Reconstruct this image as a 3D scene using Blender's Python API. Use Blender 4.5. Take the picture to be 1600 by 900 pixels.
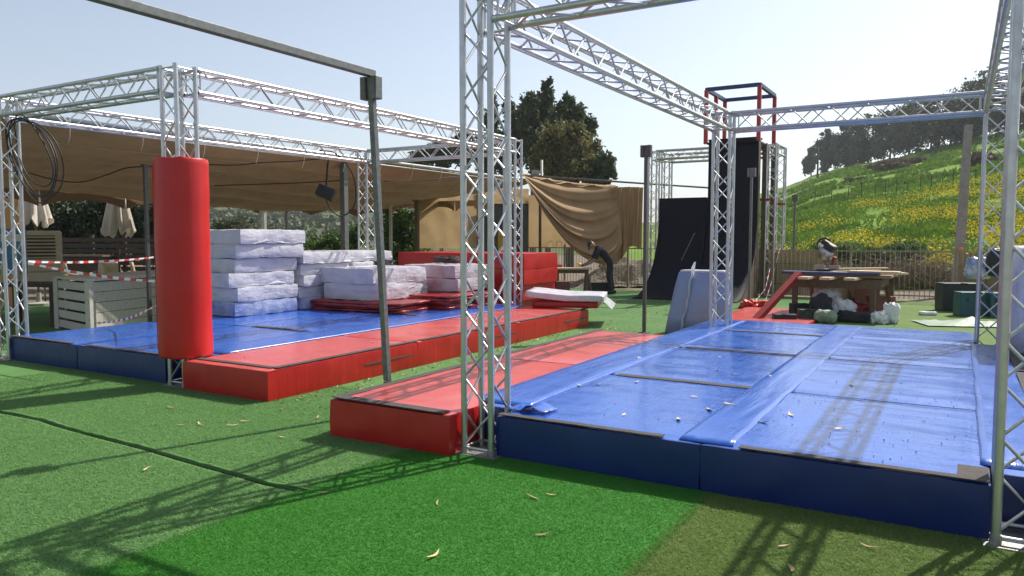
import bpy, bmesh, math, random
import numpy as np
from mathutils import Vector, Matrix, noise, Quaternion
R = math.radians
random.seed(7); rng = np.random.default_rng(7)
for o in list(bpy.data.objects): bpy.data.objects.remove(o)
scene = bpy.context.scene
COL = scene.collection

# ---------------------------------------------------------------- camera, light, exposure
FPX = 1190.0; EYE = 1.64; PITCH = math.atan(80/1190.0); YAW = R(30.5)
cam_d = bpy.data.cameras.new('camera'); cam = bpy.data.objects.new('camera', cam_d); COL.objects.link(cam)
cam_d.sensor_width = 36.0; cam_d.lens = 36.0*FPX/1600.0; cam_d.clip_start = 0.05; cam_d.clip_end = 3000
cam.location = (0, 0, EYE); cam.rotation_euler = (R(90)-PITCH, 0, YAW)
scene.camera = cam
SUN_AZ = R(21.5); SUN_EL = R(48)          # azimuth clockwise from +Y
world = bpy.data.worlds.new('World'); scene.world = world; world.use_nodes = True
wn = world.node_tree; wn.nodes.clear()
wo = wn.nodes.new('ShaderNodeOutputWorld'); wb = wn.nodes.new('ShaderNodeBackground'); ws = wn.nodes.new('ShaderNodeTexSky')
ws.sky_type = 'NISHITA'; ws.sun_disc = False; ws.sun_elevation = SUN_EL; ws.sun_rotation = SUN_AZ
ws.air_density = 1.0; ws.dust_density = 1.4; ws.ozone_density = 2.5; ws.altitude = 0
wb.inputs['Strength'].default_value = 0.115
hsv = wn.nodes.new('ShaderNodeHueSaturation'); hsv.inputs['Saturation'].default_value = .62; hsv.inputs['Value'].default_value = 1.0
wn.links.new(ws.outputs[0], hsv.inputs['Color']); wn.links.new(hsv.outputs[0], wb.inputs[0]); wn.links.new(wb.outputs[0], wo.inputs[0])
sd = bpy.data.lights.new('sun', 'SUN'); sd.energy = 4.2; sd.angle = R(0.5); sd.color = (1, .95, .87)
sun = bpy.data.objects.new('sun', sd); COL.objects.link(sun)
sv = Vector((math.sin(SUN_AZ)*math.cos(SUN_EL), math.cos(SUN_AZ)*math.cos(SUN_EL), math.sin(SUN_EL)))
sun.rotation_euler = sv.to_track_quat('Z', 'Y').to_euler(); sun.location = (10, 20, 30)
vs = scene.view_settings; vs.view_transform = 'Standard'; vs.look = 'None'; vs.exposure = 0.5; vs.gamma = 1.0; vs.use_curve_mapping = False

# ---------------------------------------------------------------- measuring helpers (survey of the place from the viewpoint)
_cp, _sp = math.cos(PITCH), math.sin(PITCH)
_fw = (-math.sin(YAW), math.cos(YAW)); _rt = (math.cos(YAW), math.sin(YAW))
def _ray(px, py):
    a = (px-800)/FPX; b = (450-py)/FPX
    fh = _cp+b*_sp
    return Vector((_rt[0]*a+_fw[0]*fh, _rt[1]*a+_fw[1]*fh, -_sp+b*_cp))
def on_z(px, py, z=0.0):
    d = _ray(px, py); t = (z-EYE)/d.z; return Vector((d.x*t, d.y*t, z))
def at_depth(px, py, dist):
    d = _ray(px, py); t = dist/(d.x*_fw[0]+d.y*_fw[1]); return Vector((d.x*t, d.y*t, EYE+d.z*t))
def on_v(px, py, v):
    d = _ray(px, py); t = v/d.y; return Vector((d.x*t, v, EYE+d.z*t))
def on_u(px, py, u):
    d = _ray(px, py); t = u/d.x; return Vector((u, d.y*t, EYE+d.z*t))
def floor_at(px, dist):
    p = at_depth(px, 400, dist); p.z = 0; return p

# ---------------------------------------------------------------- materials
MATS = {}
def mat(name, c1, c2=None, scale=4.0, rough=.5, metal=0.0, bump=0.0, bscale=60.0, bdetail=3, stretch=None, spec=.5, coat=0.0, rough2=None, coord='pos', contrast=(.35, .65), transl=0.0, bdist=.01, bump2=None, rnd=0.0):
    m = bpy.data.materials.new(name); m.use_nodes = True; nt = m.node_tree; N = nt.nodes; L = nt.links
    b = N['Principled BSDF']; out = N['Material Output']
    b.inputs['Roughness'].default_value = rough; b.inputs['Metallic'].default_value = metal
    b.inputs['Specular IOR Level'].default_value = spec; b.inputs['Coat Weight'].default_value = coat; b.inputs['Coat Roughness'].default_value = .15
    if coord == 'pos': co = N.new('ShaderNodeNewGeometry').outputs['Position']
    else: co = N.new('ShaderNodeTexCoord').outputs['Object']
    if stretch:
        mp = N.new('ShaderNodeMapping'); mp.inputs['Scale'].default_value = stretch; L.new(co, mp.inputs[0]); co = mp.outputs[0]
    col = None
    if c2 is not None:
        nz = N.new('ShaderNodeTexNoise'); nz.inputs['Scale'].default_value = scale; nz.inputs['Detail'].default_value = 6; nz.inputs['Roughness'].default_value = .65
        L.new(co, nz.inputs['Vector'])
        rp = N.new('ShaderNodeValToRGB'); rp.color_ramp.elements[0].position = contrast[0]; rp.color_ramp.elements[1].position = contrast[1]
        rp.color_ramp.elements[0].color = (*c1, 1); rp.color_ramp.elements[1].color = (*c2, 1)
        L.new(nz.outputs['Fac'], rp.inputs[0]); col = rp.outputs[0]
        if rough2 is not None:
            mr = N.new('ShaderNodeMapRange'); mr.inputs['To Min'].default_value = rough; mr.inputs['To Max'].default_value = rough2
            mr.inputs['From Min'].default_value = .3; mr.inputs['From Max'].default_value = .7
            L.new(nz.outputs['Fac'], mr.inputs[0]); L.new(mr.outputs[0], b.inputs['Roughness'])
    if rnd > 0:
        oi = N.new('ShaderNodeObjectInfo'); hs = N.new('ShaderNodeHueSaturation')
        mr2 = N.new('ShaderNodeMapRange'); mr2.inputs['To Min'].default_value = 1-rnd; mr2.inputs['To Max'].default_value = 1+rnd
        L.new(oi.outputs['Random'], mr2.inputs[0]); L.new(mr2.outputs[0], hs.inputs['Value'])
        if col: L.new(col, hs.inputs['Color'])
        else: hs.inputs['Color'].default_value = (*c1, 1)
        col = hs.outputs[0]
    if col: L.new(col, b.inputs['Base Color'])
    else: b.inputs['Base Color'].default_value = (*c1, 1)
    prev = None
    for (st, sc, det, dist, strt) in ([(bump, bscale, bdetail, bdist, None)] if bump else []) + (bump2 or []):
        co2 = co
        if strt:
            mp = N.new('ShaderNodeMapping'); mp.inputs['Scale'].default_value = strt[:3]
            if len(strt) > 3: mp.inputs['Rotation'].default_value = (0, 0, strt[3])
            g = N.new('ShaderNodeNewGeometry'); L.new(g.outputs['Position'], mp.inputs[0]); co2 = mp.outputs[0]
        n2 = N.new('ShaderNodeTexNoise'); n2.inputs['Scale'].default_value = sc; n2.inputs['Detail'].default_value = det
        L.new(co2, n2.inputs['Vector'])
        bp = N.new('ShaderNodeBump'); bp.inputs['Strength'].default_value = st; bp.inputs['Distance'].default_value = dist
        L.new(n2.outputs['Fac'], bp.inputs['Height'])
        if prev: L.new(prev, bp.inputs['Normal'])
        prev = bp.outputs[0]
    if prev: L.new(prev, b.inputs['Normal'])
    if transl > 0:
        tr = N.new('ShaderNodeBsdfTranslucent'); mx = N.new('ShaderNodeMixShader'); mx.inputs[0].default_value = transl
        if col: L.new(col, tr.inputs[0])
        else: tr.inputs[0].default_value = (*c1, 1)
        L.new(b.outputs[0], mx.inputs[1]); L.new(tr.outputs[0], mx.inputs[2]); L.new(mx.outputs[0], out.inputs[0])
    MATS[name] = m
    return m
mat('alu', (.60, .61, .61), (.50, .51, .51), 9, .34, 1.0, rough2=.46, bump=.05, bscale=120)
mat('plate', (.45, .45, .44), (.3, .29, .27), 14, .45, .9, rough2=.6)
mat('galv', (.20, .21, .20), (.14, .15, .14), 22, .5, .55, rough2=.65)
mat('galvdark', (.09, .085, .08), (.13, .12, .11), 22, .55, .3)
wr = [(.35, 1.0, 3, .03, (2.2, 9, 4, .5)), (.22, 1.0, 2, .03, (10, 2.0, 4, .2))]
mat('blue', (.010, .090, .43), (.018, .112, .50), 2.5, .20, bump=.08, bscale=7, coat=.45, spec=.75, rough2=.34, bump2=wr, bdist=.03)
mat('blueflap', (.012, .095, .44), (.022, .118, .51), 3, .24, coat=.4, bump=.10, bscale=7, rough2=.36, spec=.7, bump2=[(.4, 1.0, 3, .03, (14, 1.6, 4, .12))], bdist=.03)
mat('blueside_shaded', (.003, .018, .115), (.004, .022, .14), 3, .34, bump=.10, bscale=6, bdist=.03, rough2=.44, bump2=[(.55, 1.0, 3, .04, (2.2, 2.2, 1.6, .6))])  # same vinyl as blue, darkened in colour for the shaded mat sides
mat('red', (.58, .075, .062), (.66, .10, .082), 2.5, .26, bump=.08, bscale=7, spec=.7, coat=.4, rough2=.40, bdist=.03, bump2=[(.18, 1.0, 3, .03, (3, 7, 4, .4))])  # base red lightened to carry the sky sheen on the mat tops
mat('redside_shaded', (.40, .008, .007), (.48, .012, .010), 3, .34, bump=.08, bscale=6, bdist=.03, rough2=.42, bump2=[(.45, 1.0, 3, .03, (6, 6, .8, .2))])  # copy of the red vinyl, its shade put into the darker colour
mat('redpad', (.46, .007, .007), (.52, .010, .009), 3, .38, bump=.06, bscale=5, bdist=.03, bump2=[(.15, 1.0, 3, .03, (7, 7, 1.0, .2))])
mat('redtarp', (.20, .008, .010), (.34, .016, .016), 5, .3, bump=.3, bscale=9, bdist=.04)
mat('velcro', (.055, .046, .042), (.085, .072, .066), 30, .9, bump=.4, bscale=220, bdist=.004)
film = [(.38, 1.0, 4, .05, (4, 4, 11, .3)), (.22, 1.0, 4, .03, (16, 16, 9, .8))]
mat('film', (.60, .59, .65), (.70, .69, .73), 5, .26, bump=.25, bscale=9, bdist=.03, spec=.6, rough2=.4, bump2=film, transl=.12)
mat('filmblue', (.10, .17, .46), (.42, .46, .60), 3, .24, bump=.25, bscale=9, bdist=.03, spec=.6, rough2=.4, bump2=film, contrast=(.3, .6))
mat('filmred', (.50, .48, .53), (.46, .16, .18), 1.6, .26, bump=.25, bscale=9, bdist=.03, rough2=.4, bump2=film, contrast=(.45, .72))
mat('filmlean', (.24, .30, .52), (.34, .26, .34), 1.1, .25, bump=.2, bscale=6, bdist=.03, bump2=[(.3, 1.0, 3, .03, (8, 8, 1.2, .2))], contrast=(.42, .6))
mat('clearfilm', (.75, .75, .78), (.85, .85, .88), 12, .15, bump=.6, bscale=14, bdist=.03, transl=.3)
mat('turf_light', (.098, .222, .062), (.130, .260, .088), 1.2, .85, bump=.8, bscale=150, spec=.15, bdist=.012)
mat('blade_light', (.105, .225, .068), (.27, .46, .175), 260, .8, spec=.1, transl=.4)
mat('blade_vivid', (.032, .155, .014), (.105, .37, .058), 260, .75, spec=.15, transl=.4)
mat('blade_olive', (.120, .19, .046), (.29, .39, .12), 260, .8, spec=.1, transl=.4)
mat('turf_vivid', (.042, .190, .022), (.060, .230, .034), 1.6, .8, bump=.8, bscale=150, spec=.2, bdist=.012)
mat('turf_olive', (.115, .185, .050), (.150, .220, .068), 1.6, .85, bump=.8, bscale=150, spec=.15, bdist=.012)
mat('turf_far', (.060, .165, .050), (.120, .205, .070), .45, .85, bump=.8, bscale=90, spec=.15, bdist=.012)
mat('dirt', (.20, .155, .105), (.12, .09, .06), 2.2, .95, bump=.8, bscale=16, bdist=.05)
mat('rubble', (.26, .22, .17), (.15, .125, .095), 5, .95, bump=.8, bscale=14, bdist=.06)
mat('canopy', (.31, .195, .11), (.24, .15, .085), 2.0, .9, bump=.15, bscale=30, spec=.1, transl=.12)
mat('tarp', (.40, .265, .14), (.34, .22, .115), 1.8, .8, bump=.15, bscale=20, spec=.2, transl=.08)
mat('canvas', (.50, .35, .19), (.44, .30, .155), 1.5, .85, bump=.2, bscale=12, transl=.55)
mat('navy', (.004, .005, .011), (.007, .008, .016), 3, .7, bump=.1, bscale=20, spec=.2)
mat('woodpale', (.62, .50, .33), (.48, .37, .23), 5, .7, stretch=(1, 8, 8), bump=.2, bscale=30, rnd=.1)
mat('woodold', (.17, .115, .07), (.09, .062, .04), 6, .8, stretch=(6, 6, 1.5), bump=.4, bscale=30, rnd=.12)
mat('wooddark', (.040, .028, .020), (.07, .05, .035), 6, .75, stretch=(5, 5, 2), bump=.4, bscale=30)
mat('plywood', (.34, .22, .12), (.26, .16, .085), 4, .75, bump=.2, bscale=20)
mat('woodwhite', (.60, .57, .50), (.45, .42, .36), 7, .75, stretch=(6, 6, 2), bump=.3, bscale=30, rnd=.06)
mat('rattan', (.42, .33, .22), (.30, .23, .15), 8, .75, bump=.3, bscale=60)
mat('cream', (.56, .53, .46), (.46, .43, .37), 9, .6, rnd=.05)
mat('fencetan', (.34, .29, .21), (.25, .21, .15), 9, .6, rnd=.08)
mat('concrete', (.36, .34, .30), (.27, .25, .22), 8, .9, bump=.3, bscale=40)
mat('reed', (.40, .28, .15), (.24, .16, .085), 3, .85, stretch=(14, 14, .8), bump=.5, bscale=40)
mat('black', (.012, .012, .013), (.02, .02, .021), 8, .5)
mat('blackcloth', (.016, .017, .022), (.028, .029, .036), 10, .85, bump=.3, bscale=30)
mat('hair', (.012, .009, .007), None, rough=.6)
mat('skin', (.36, .20, .13), None, rough=.55)
mat('purple', (.10, .05, .26), None, rough=.6)
mat('redpaint', (.45, .022, .018), (.36, .018, .015), 8, .45)
mat('redold', (.30, .018, .016), (.22, .014, .012), 8, .6)
mat('bluepaint', (.012, .028, .12), (.018, .04, .16), 8, .45)
mat('teal', (.010, .075, .095), (.014, .09, .11), 6, .45)
mat('greenplastic', (.012, .05, .04), None, rough=.4)
mat('yellow', (.75, .42, .02), None, rough=.45)
mat('orange', (.70, .22, .02), None, rough=.45)
mat('steel', (.55, .55, .55), (.4, .4, .4), 20, .32, .95)
mat('umbrella', (.66, .60, .50), (.55, .49, .40), 4, .85, bump=.2, bscale=20, transl=.15)
mat('beigeplastic', (.68, .58, .42), (.56, .48, .34), 4, .6)
mat('whiteplastic', (.78, .78, .78), (.68, .68, .70), 6, .4, bump=.4, bscale=14, bdist=.03)
mat('tapewhite', (.80, .78, .76), None, rough=.4)
mat('tapered', (.62, .035, .03), None, rough=.4)
mat('bluesign', (.03, .16, .42), (.10, .30, .52), 3, .4)
mat('posterdark', (.03, .05, .05), (.06, .09, .07), 3, .35)
mat('glass', (.05, .06, .06), None, rough=.1)
mat('leafdry', (.55, .42, .22), (.42, .29, .14), 20, .7, rnd=.25)
mat('leafpale', (.74, .66, .52), (.60, .50, .36), 20, .7, rnd=.2)
mat('bagprint', (.62, .64, .66), (.16, .26, .46), 5, .35, bump=.4, bscale=14, bdist=.03, contrast=(.45, .6))
mat('greentarp', (.20, .27, .18), (.30, .36, .26), 4, .5, bump=.4, bscale=10, bdist=.03)
mat('cardboard', (.30, .19, .10), (.25, .155, .08), 5, .85)
mat('redbrown', (.20, .07, .045), (.15, .05, .032), 6, .7)
mat('bark', (.16, .125, .095), (.08, .062, .048), 8, .9, bump=.6, bscale=14)
mat('hillgrass', (.115, .205, .022), (.170, .265, .034), .35, .9, bump=.7, bscale=3, bdist=.15, spec=.1)
mat('tuft', (.090, .180, .018), (.180, .285, .034), .5, .8, spec=.15, transl=.25)
mat('flower', (.70, .56, .015), (.60, .45, .012), 3, .7, transl=.2)
mat('drybrush', (.24, .18, .12), (.13, .10, .065), 2, .9, transl=.1)
mat('farhill', (.060, .090, .035), (.120, .155, .055), .05, .95, bump=.6, bscale=.3, bdist=2, spec=.05)
mat('leafdark', (.050, .076, .030), (.112, .140, .056), .8, .6, transl=.3, spec=.3)
mat('leafolive', (.105, .108, .030), (.190, .175, .058), .7, .6, transl=.35, spec=.3)
mat('leafgrey', (.078, .094, .052), (.140, .152, .086), .5, .65, transl=.18, spec=.25)
mat('leafbright', (.050, .110, .015), (.100, .170, .026), 1.2, .6, transl=.3, spec=.3)
mat('leafhedge', (.022, .040, .013), (.050, .075, .024), 1.5, .55, transl=.15)
M = MATS

# ---------------------------------------------------------------- mesh helpers
def link(o, parent=None):
    COL.objects.link(o)
    if parent is not None: o.parent = parent
    return o
def tag(o, label=None, cat=None, group=None, kind=None):
    if label: o['label'] = label
    if cat: o['category'] = cat
    if group: o['group'] = group
    if kind: o['kind'] = kind
    return o
def thing(name, loc, rz, label, cat, group=None):
    o = bpy.data.objects.new(name, None); o.empty_display_size = .2; COL.objects.link(o)
    o.location = loc; o.rotation_euler = (0, 0, rz)
    return tag(o, label, cat, group)
class MB:
    def __init__(s): s.v = []; s.f = []
    def add(s, vs, fs):
        n = len(s.v); s.v += [tuple(p) for p in vs]; s.f += [tuple(i+n for i in f) for f in fs]; return s
    def box(s, c, d, rot=None):
        hx, hy, hz = d[0]/2, d[1]/2, d[2]/2
        P = [Vector((x*hx, y*hy, z*hz)) for z in (-1, 1) for x, y in ((-1, -1), (1, -1), (1, 1), (-1, 1))]
        if rot is not None: P = [rot @ p for p in P]
        c = Vector(c)
        return s.add([p+c for p in P], [(3, 2, 1, 0), (4, 5, 6, 7), (0, 1, 5, 4), (1, 2, 6, 5), (2, 3, 7, 6), (3, 0, 4, 7)])
    def bar(s, a, b, w, h, up=(0, 0, 1)):
        a, b = Vector(a), Vector(b); d = b-a; L = d.length; z = d/L
        x = Vector(up).cross(z)
        if x.length < 1e-4: x = Vector((1, 0, 0)).cross(z)
        x.normalize(); y = z.cross(x)
        rot = Matrix((x, y, z)).transposed()
        return s.box((a+b)/2, (w, h, L), rot)
    def tube(s, pts, r, n=8, caps=True):
        pts = [Vector(p) for p in pts]; k = len(pts)
        rr = r if isinstance(r, (list, tuple)) else [r]*k
        vs = []; fs = []; ref = None
        for i, p in enumerate(pts):
            t = (pts[min(i+1, k-1)]-pts[max(i-1, 0)]).normalized()
            if ref is None:
                ref = t.orthogonal().normalized()
            else:
                ref = (ref - t*ref.dot(t)).normalized()
            b = t.cross(ref)
            for j in range(n):
                a = 2*math.pi*j/n
                vs.append(p+(ref*math.cos(a)+b*math.sin(a))*rr[i])
        for i in range(k-1):
            for j in range(n):
                j2 = (j+1) % n
                fs.append((i*n+j, i*n+j2, (i+1)*n+j2, (i+1)*n+j))
        if caps:
            fs.append(tuple(reversed(range(n)))); fs.append(tuple((k-1)*n+j for j in range(n)))
        return s.add(vs, fs)
    def lathe(s, prof, n=16, c=(0, 0, 0), fold=0, amp=0):
        vs = []; fs = []; c = Vector(c)
        for (r, z) in prof:
            for j in range(n):
                a = 2*math.pi*j/n; q = r*(1+amp*math.cos(fold*a)) if fold else r
                vs.append(c+Vector((q*math.cos(a), q*math.sin(a), z)))
        for i in range(len(prof)-1):
            for j in range(n):
                j2 = (j+1) % n; fs.append((i*n+j, i*n+j2, (i+1)*n+j2, (i+1)*n+j))
        fs.append(tuple(reversed(range(n)))); fs.append(tuple((len(prof)-1)*n+j for j in range(n)))
        return s.add(vs, fs)
    def prism(s, poly, z0, z1):
        n = len(poly); vs = [(x, y, z0) for x, y in poly]+[(x, y, z1) for x, y in poly]
        fs = [tuple(reversed(range(n))), tuple(range(n, 2*n))]+[(i, (i+1) % n, (i+1) % n+n, i+n) for i in range(n)]
        return s.add(vs, fs)
    def surf(s, P, thick=0.0):
        nu = len(P); nv = len(P[0]); vs = [p for row in P for p in row]
        fs = [(i*nv+j, i*nv+j+1, (i+1)*nv+j+1, (i+1)*nv+j) for i in range(nu-1) for j in range(nv-1)]
        return s.add(vs, fs)
    def build(s, name, m, parent=None, smooth=False, bevel=0, solid=0, sub=0, sharp=0):
        me = bpy.data.meshes.new(name); me.from_pydata(s.v, [], s.f); me.update()
        mm = M[m] if isinstance(m, str) else m
        me.materials.append(mm)
        if smooth:
            me.polygons.foreach_set('use_smooth', [True]*len(me.polygons))
            if sharp: me.set_sharp_from_angle(angle=R(sharp))
        o = bpy.data.objects.new(name, me); link(o, parent)
        if solid: md = o.modifiers.new('solid', 'SOLIDIFY'); md.thickness = solid; md.offset = 0
        if bevel:
            md = o.modifiers.new('bevel', 'BEVEL'); md.width = bevel; md.segments = 2; md.limit_method = 'ANGLE'
            me.polygons.foreach_set('use_smooth', [False]*len(me.polygons))
        if sub: md = o.modifiers.new('sub', 'SUBSURF'); md.levels = sub; md.render_levels = sub
        return o
def one(name, mb, m, label, cat, group=None, loc=(0, 0, 0), rz=0, **kw):
    o = mb.build(name, m, None, **kw); o.location = loc; o.rotation_euler = (0, 0, rz)
    return tag(o, label, cat, group)
def struct(name, mb, m, **kw):
    o = mb.build(name, m, None, **kw); return tag(o, kind='structure')
def softbox(dims, n=12, r=.03, amp=.006, freq=2.5, seed=0, bulge=0.0, taper=0.0):
    """rounded, slightly crumpled block, base centred at origin"""
    h = Vector(dims)/2; nz = max(3, n//3)
    idx = {}; vs = []; fs = []
    def vid(p):
        k = (round(p[0], 5), round(p[1], 5), round(p[2], 5))
        if k not in idx: idx[k] = len(vs); vs.append(p)
        return idx[k]
    def lin(m): return [-1+2*i/m for i in range(m+1)]
    axes = [(0, 1, 2, 1), (0, 1, 2, -1), (1, 2, 0, 1), (1, 2, 0, -1), (2, 0, 1, 1), (2, 0, 1, -1)]
    cnt = {0: n, 1: n, 2: nz}
    for (a, b, c, s) in axes:
        A = lin(cnt[a]); B = lin(cnt[b])
        for i in range(len(A)-1):
            for j in range(len(B)-1):
                q = []
                for (x, y) in ((A[i], B[j]), (A[i+1], B[j]), (A[i+1], B[j+1]), (A[i], B[j+1])):
                    p = [0, 0, 0]; p[a] = x; p[b] = y; p[c] = s; q.append(vid(p))
                fs.append(tuple(q) if s > 0 else tuple(reversed(q)))
    out = []
    so = Vector((seed*3.17, seed*1.73, seed*.91))
    for p in vs:
        w = Vector((p[0]*h.x, p[1]*h.y, p[2]*h.z))
        q = Vector((max(-(h.x-r), min(h.x-r, w.x)), max(-(h.y-r), min(h.y-r, w.y)), max(-(h.z-r), min(h.z-r, w.z))))
        d = w-q
        if d.length > 1e-6: nrm = d.normalized(); w = q+nrm*r
        else: nrm = Vector((0, 0, 0))
        if bulge: 
            k = (1-p[2]*p[2])*bulge
            w.x += k*p[0]; w.y += k*p[1]
            if p[2] > .5: w.z += bulge*.4*(1-p[0]**2)*(1-p[1]**2)
        if amp: w += nrm*(noise.fractal((w*freq)+so, 1.0, 2.0, 3)*amp)
        w.z += h.z
        out.append(w)
    mb = MB(); mb.add(out, fs); return mb

# ---------------------------------------------------------------- setting: ground and turf
mb = MB(); mb.add([(-900, -300, -.03), (900, -300, -.03), (900, 900, -.03), (-900, 900, -.03)], [(0, 1, 2, 3)])
struct('ground', mb, 'dirt')
def wavy(a, b, n, amp, seed):
    a, b = Vector((*a, 0)), Vector((*b, 0)); d = (b-a).normalized(); nn = Vector((-d.y, d.x, 0)); out = []
    for i in range(n+1):
        t = i/n; p = a.lerp(b, t)+nn*amp*noise.fractal(Vector((t*(b-a).length*1.4+seed*9, seed, 0)), 1, 2, 3)
        out.append((p.x, p.y))
    return out
def turf(poly, z1, m):
    mb = MB(); mb.prism(poly, z1-.014, z1); return struct('artificial_turf', mb, m)
seam_a = [(-20, 3.72), (-14, 3.70), (-9.5, 3.68)]+[(-7.74, 3.65), (-7.06, 3.675), (-6.7, 3.63), (-6.12, 3.6), (-5.35, 3.575), (-4.9, 3.53), (-4.56, 3.51), (-4.2, 3.49), (-3.92, 3.465), (-3.62, 3.48)]
seam_b = [(x, y-(.040+.012*noise.noise(Vector((x*2.3, 0, 3))))) for x, y in seam_a]
turf(seam_a+[(-3.40, 3.48), (-3.40, 4.0), (-3.25, 4.62), (-3.0, 4.9), (-3.0, 12.0), (-20, 12.0)], 0.0, 'turf_light')
turf([(-20, -1.5), (-3.4, -1.5), (-3.4, 3.43)]+list(reversed(seam_b)), -.001, 'turf_light')
viv_l = [(-3.617, -1.5), (-3.617, 3.46), (-3.597, 4.0), (-3.447, 4.62), (-3.197, 4.9)]
turf([(-1.335, -1.5), (-1.345, 2.0), (-1.325, 4.6), (-1.33, 4.95)]+list(reversed(viv_l)), .004, 'turf_vivid')
turf([(4.5, -1.5), (4.5, 12.0), (-2.99, 12.0), (-2.99, 4.96), (-1.5, 4.96), (-1.5, -1.5)], .001, 'turf_olive')
turf([(-20, 12.01), (-1.6, 12.01), (-1.0, 15.5), (-1.7, 21.9), (-20, 21.9)], 0.0, 'turf_far')
turf([(-1.59, 12.01), (5.5, 12.01), (5.5, 21.6), (-1.69, 21.9), (-.99, 15.5)], -.002, 'turf_olive')
# short synthetic blades near the viewer
def blades(name, m, region, n, label):
    x0, x1, y0, y1, test = region
    d = rng.random((n*3, 2)); X = x0+(x1-x0)*d[:, 0]; Y = y0+(y1-y0)*d[:, 1]**1.5
    k = test(X, Y); X = X[k][:n]; Y = Y[k][:n]; c = len(X)
    a = rng.random(c)*6.283; h = .006+.010*rng.random(c); w = .002+.002*rng.random(c); lean = .016*rng.normal(size=(c, 2))
    V = np.zeros((c, 3, 3)); ca, sa = np.cos(a), np.sin(a)
    V[:, 0] = np.stack([X-ca*w, Y-sa*w, np.full(c, .002)], 1); V[:, 1] = np.stack([X+ca*w, Y+sa*w, np.full(c, .002)], 1)
    V[:, 2] = np.stack([X+lean[:, 0], Y+lean[:, 1], h], 1)
    me = bpy.data.meshes.new(name); me.vertices.add(c*3); me.vertices.foreach_set('co', V.ravel())
    me.loops.add(c*3); me.loops.foreach_set('vertex_index', np.arange(c*3, dtype=np.int32))
    me.polygons.add(c); me.polygons.foreach_set('loop_start', np.arange(0, c*3, 3, dtype=np.int32))
    me.update(); me.validate(); me.materials.append(M[m])
    o = bpy.data.objects.new(name, me); COL.objects.link(o); tag(o, label, 'grass', kind='stuff')
sx = np.array([p[0] for p in seam_a]); sy = np.array([p[1] for p in seam_a])
mb = MB(); P = []
for i in range(260):
    x = -10+6.4*i/259; y = float(np.interp(x, sx, sy))+.006*noise.noise(Vector((x*5, 1, 2))); h = .003+.011*max(0, .55+noise.fractal(Vector((x*2.6, 4, 1)), 1, 2, 3))
    y += .012*noise.fractal(Vector((x*6, 2, 2)), 1, 2, 3); P.append([(x, y+.06, .001), (x, y+.03, .002+h*.35), (x, y, .001+h), (x, y+.004, h-.012), (x, y+.03, -.006)])
mb.surf(P); struct('turf_edge', mb, 'turf_light', smooth=True)  # curled strip added along the seam to cast a dark line
inview = lambda X, Y: (np.abs((X*_rt[0]+Y*_rt[1])/np.maximum(.3, X*_fw[0]+Y*_fw[1])) < .72) & ((X*_fw[0]+Y*_fw[1]) > 2.6)
blades('turf_blades', 'blade_light', (-9.5, -3.585, 1.5, 6.2, lambda X, Y: inview(X, Y) & ((Y-np.interp(X, sx, sy) > .01) | (Y-np.interp(X, sx, sy) < -.06))), 230000, 'pale green synthetic grass pile left of the darker green strip')
blades('turf_blades', 'blade_vivid', (-3.65, -1.31, 1.8, 4.9, lambda X, Y: inview(X, Y)), 190000, 'vivid green synthetic grass pile in the middle foreground')
blades('turf_blades', 'blade_olive', (-1.36, .8, 3.0, 4.9, lambda X, Y: inview(X, Y)), 90000, 'olive synthetic grass pile at the bottom right')

# ---------------------------------------------------------------- truss frames
def unit_rod(name, n=8):
    mb = MB(); mb.tube([(0, 0, 0), (0, 0, 1)], 1.0, n, True)
    me = bpy.data.meshes.new(name); me.from_pydata(mb.v, [], mb.f); me.update(); me.materials.append(M['alu'])
    me.polygons.foreach_set('use_smooth', [len(p.vertices) == 4 for p in me.polygons]); return me
ROD = unit_rod('brace_rod'); CHORD = unit_rod('chord_rod', 16)
def rod_obj(name, me, a, b, r, parent):
    a, b = Vector(a), Vector(b); d = b-a
    o = bpy.data.objects.new(name, me); link(o, parent)
    o.matrix_basis = Matrix.Translation(a) @ d.to_track_quat('Z', 'Y').to_matrix().to_4x4() @ Matrix.Diagonal((r, r, d.length, 1))
    return o
def truss(root, name, p0, p1, single, e1=None, half=.12, rc=.025, rb=.0095, step=.26, ph=0):
    p0, p1 = Vector(p0), Vector(p1); ax = (p1-p0); L = ax.length; ax /= L
    e1 = Vector(e1) if e1 else (Vector((1, 0, 0)) if abs(ax.x) < .5 else Vector((0, 1, 0)))
    e2 = ax.cross(e1).normalized()
    cor = [e1*s*half+e2*t*half for s, t in ((-1, -1), (1, -1), (1, 1), (-1, 1))]
    part = None
    for t, tc in ((.035, .02), (L-.035, L-.02)):
        mb = MB()
        for i in range(4):
            mb.tube([p0+ax*t+cor[i], p0+ax*t+cor[(i+1) % 4]], rb*1.15, 8)
        for c in cor: mb.tube([p0+ax*(tc-.018)+c, p0+ax*(tc+.018)+c], rc*1.16, 12)
        o = mb.build(name if part is None else 'end_frame', 'alu', root if part is None else part, smooth=False)
        part = part or o
    for c in cor: rod_obj('chord', CHORD, p0+c, p1+c, rc, part)
    n = max(2, int(round((L-.12)/step))); st = (L-.12)/n
    jm = MB()
    for i in range(4):
        a, b = cor[i], cor[(i+1) % 4]
        for k in range(n):
            q = (k+ph) % 2
            A = p0+ax*(.06+k*st)+(a if q else b); B = p0+ax*(.06+(k+1)*st)+(b if q else a)
            if single: rod_obj('brace', ROD, A, B, rb, part)
            else: jm.tube([A, B], rb, 6, False)
    if not single: tag(jm.build('bracing', 'alu', part, smooth=True), kind='stuff')
    return part
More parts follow.
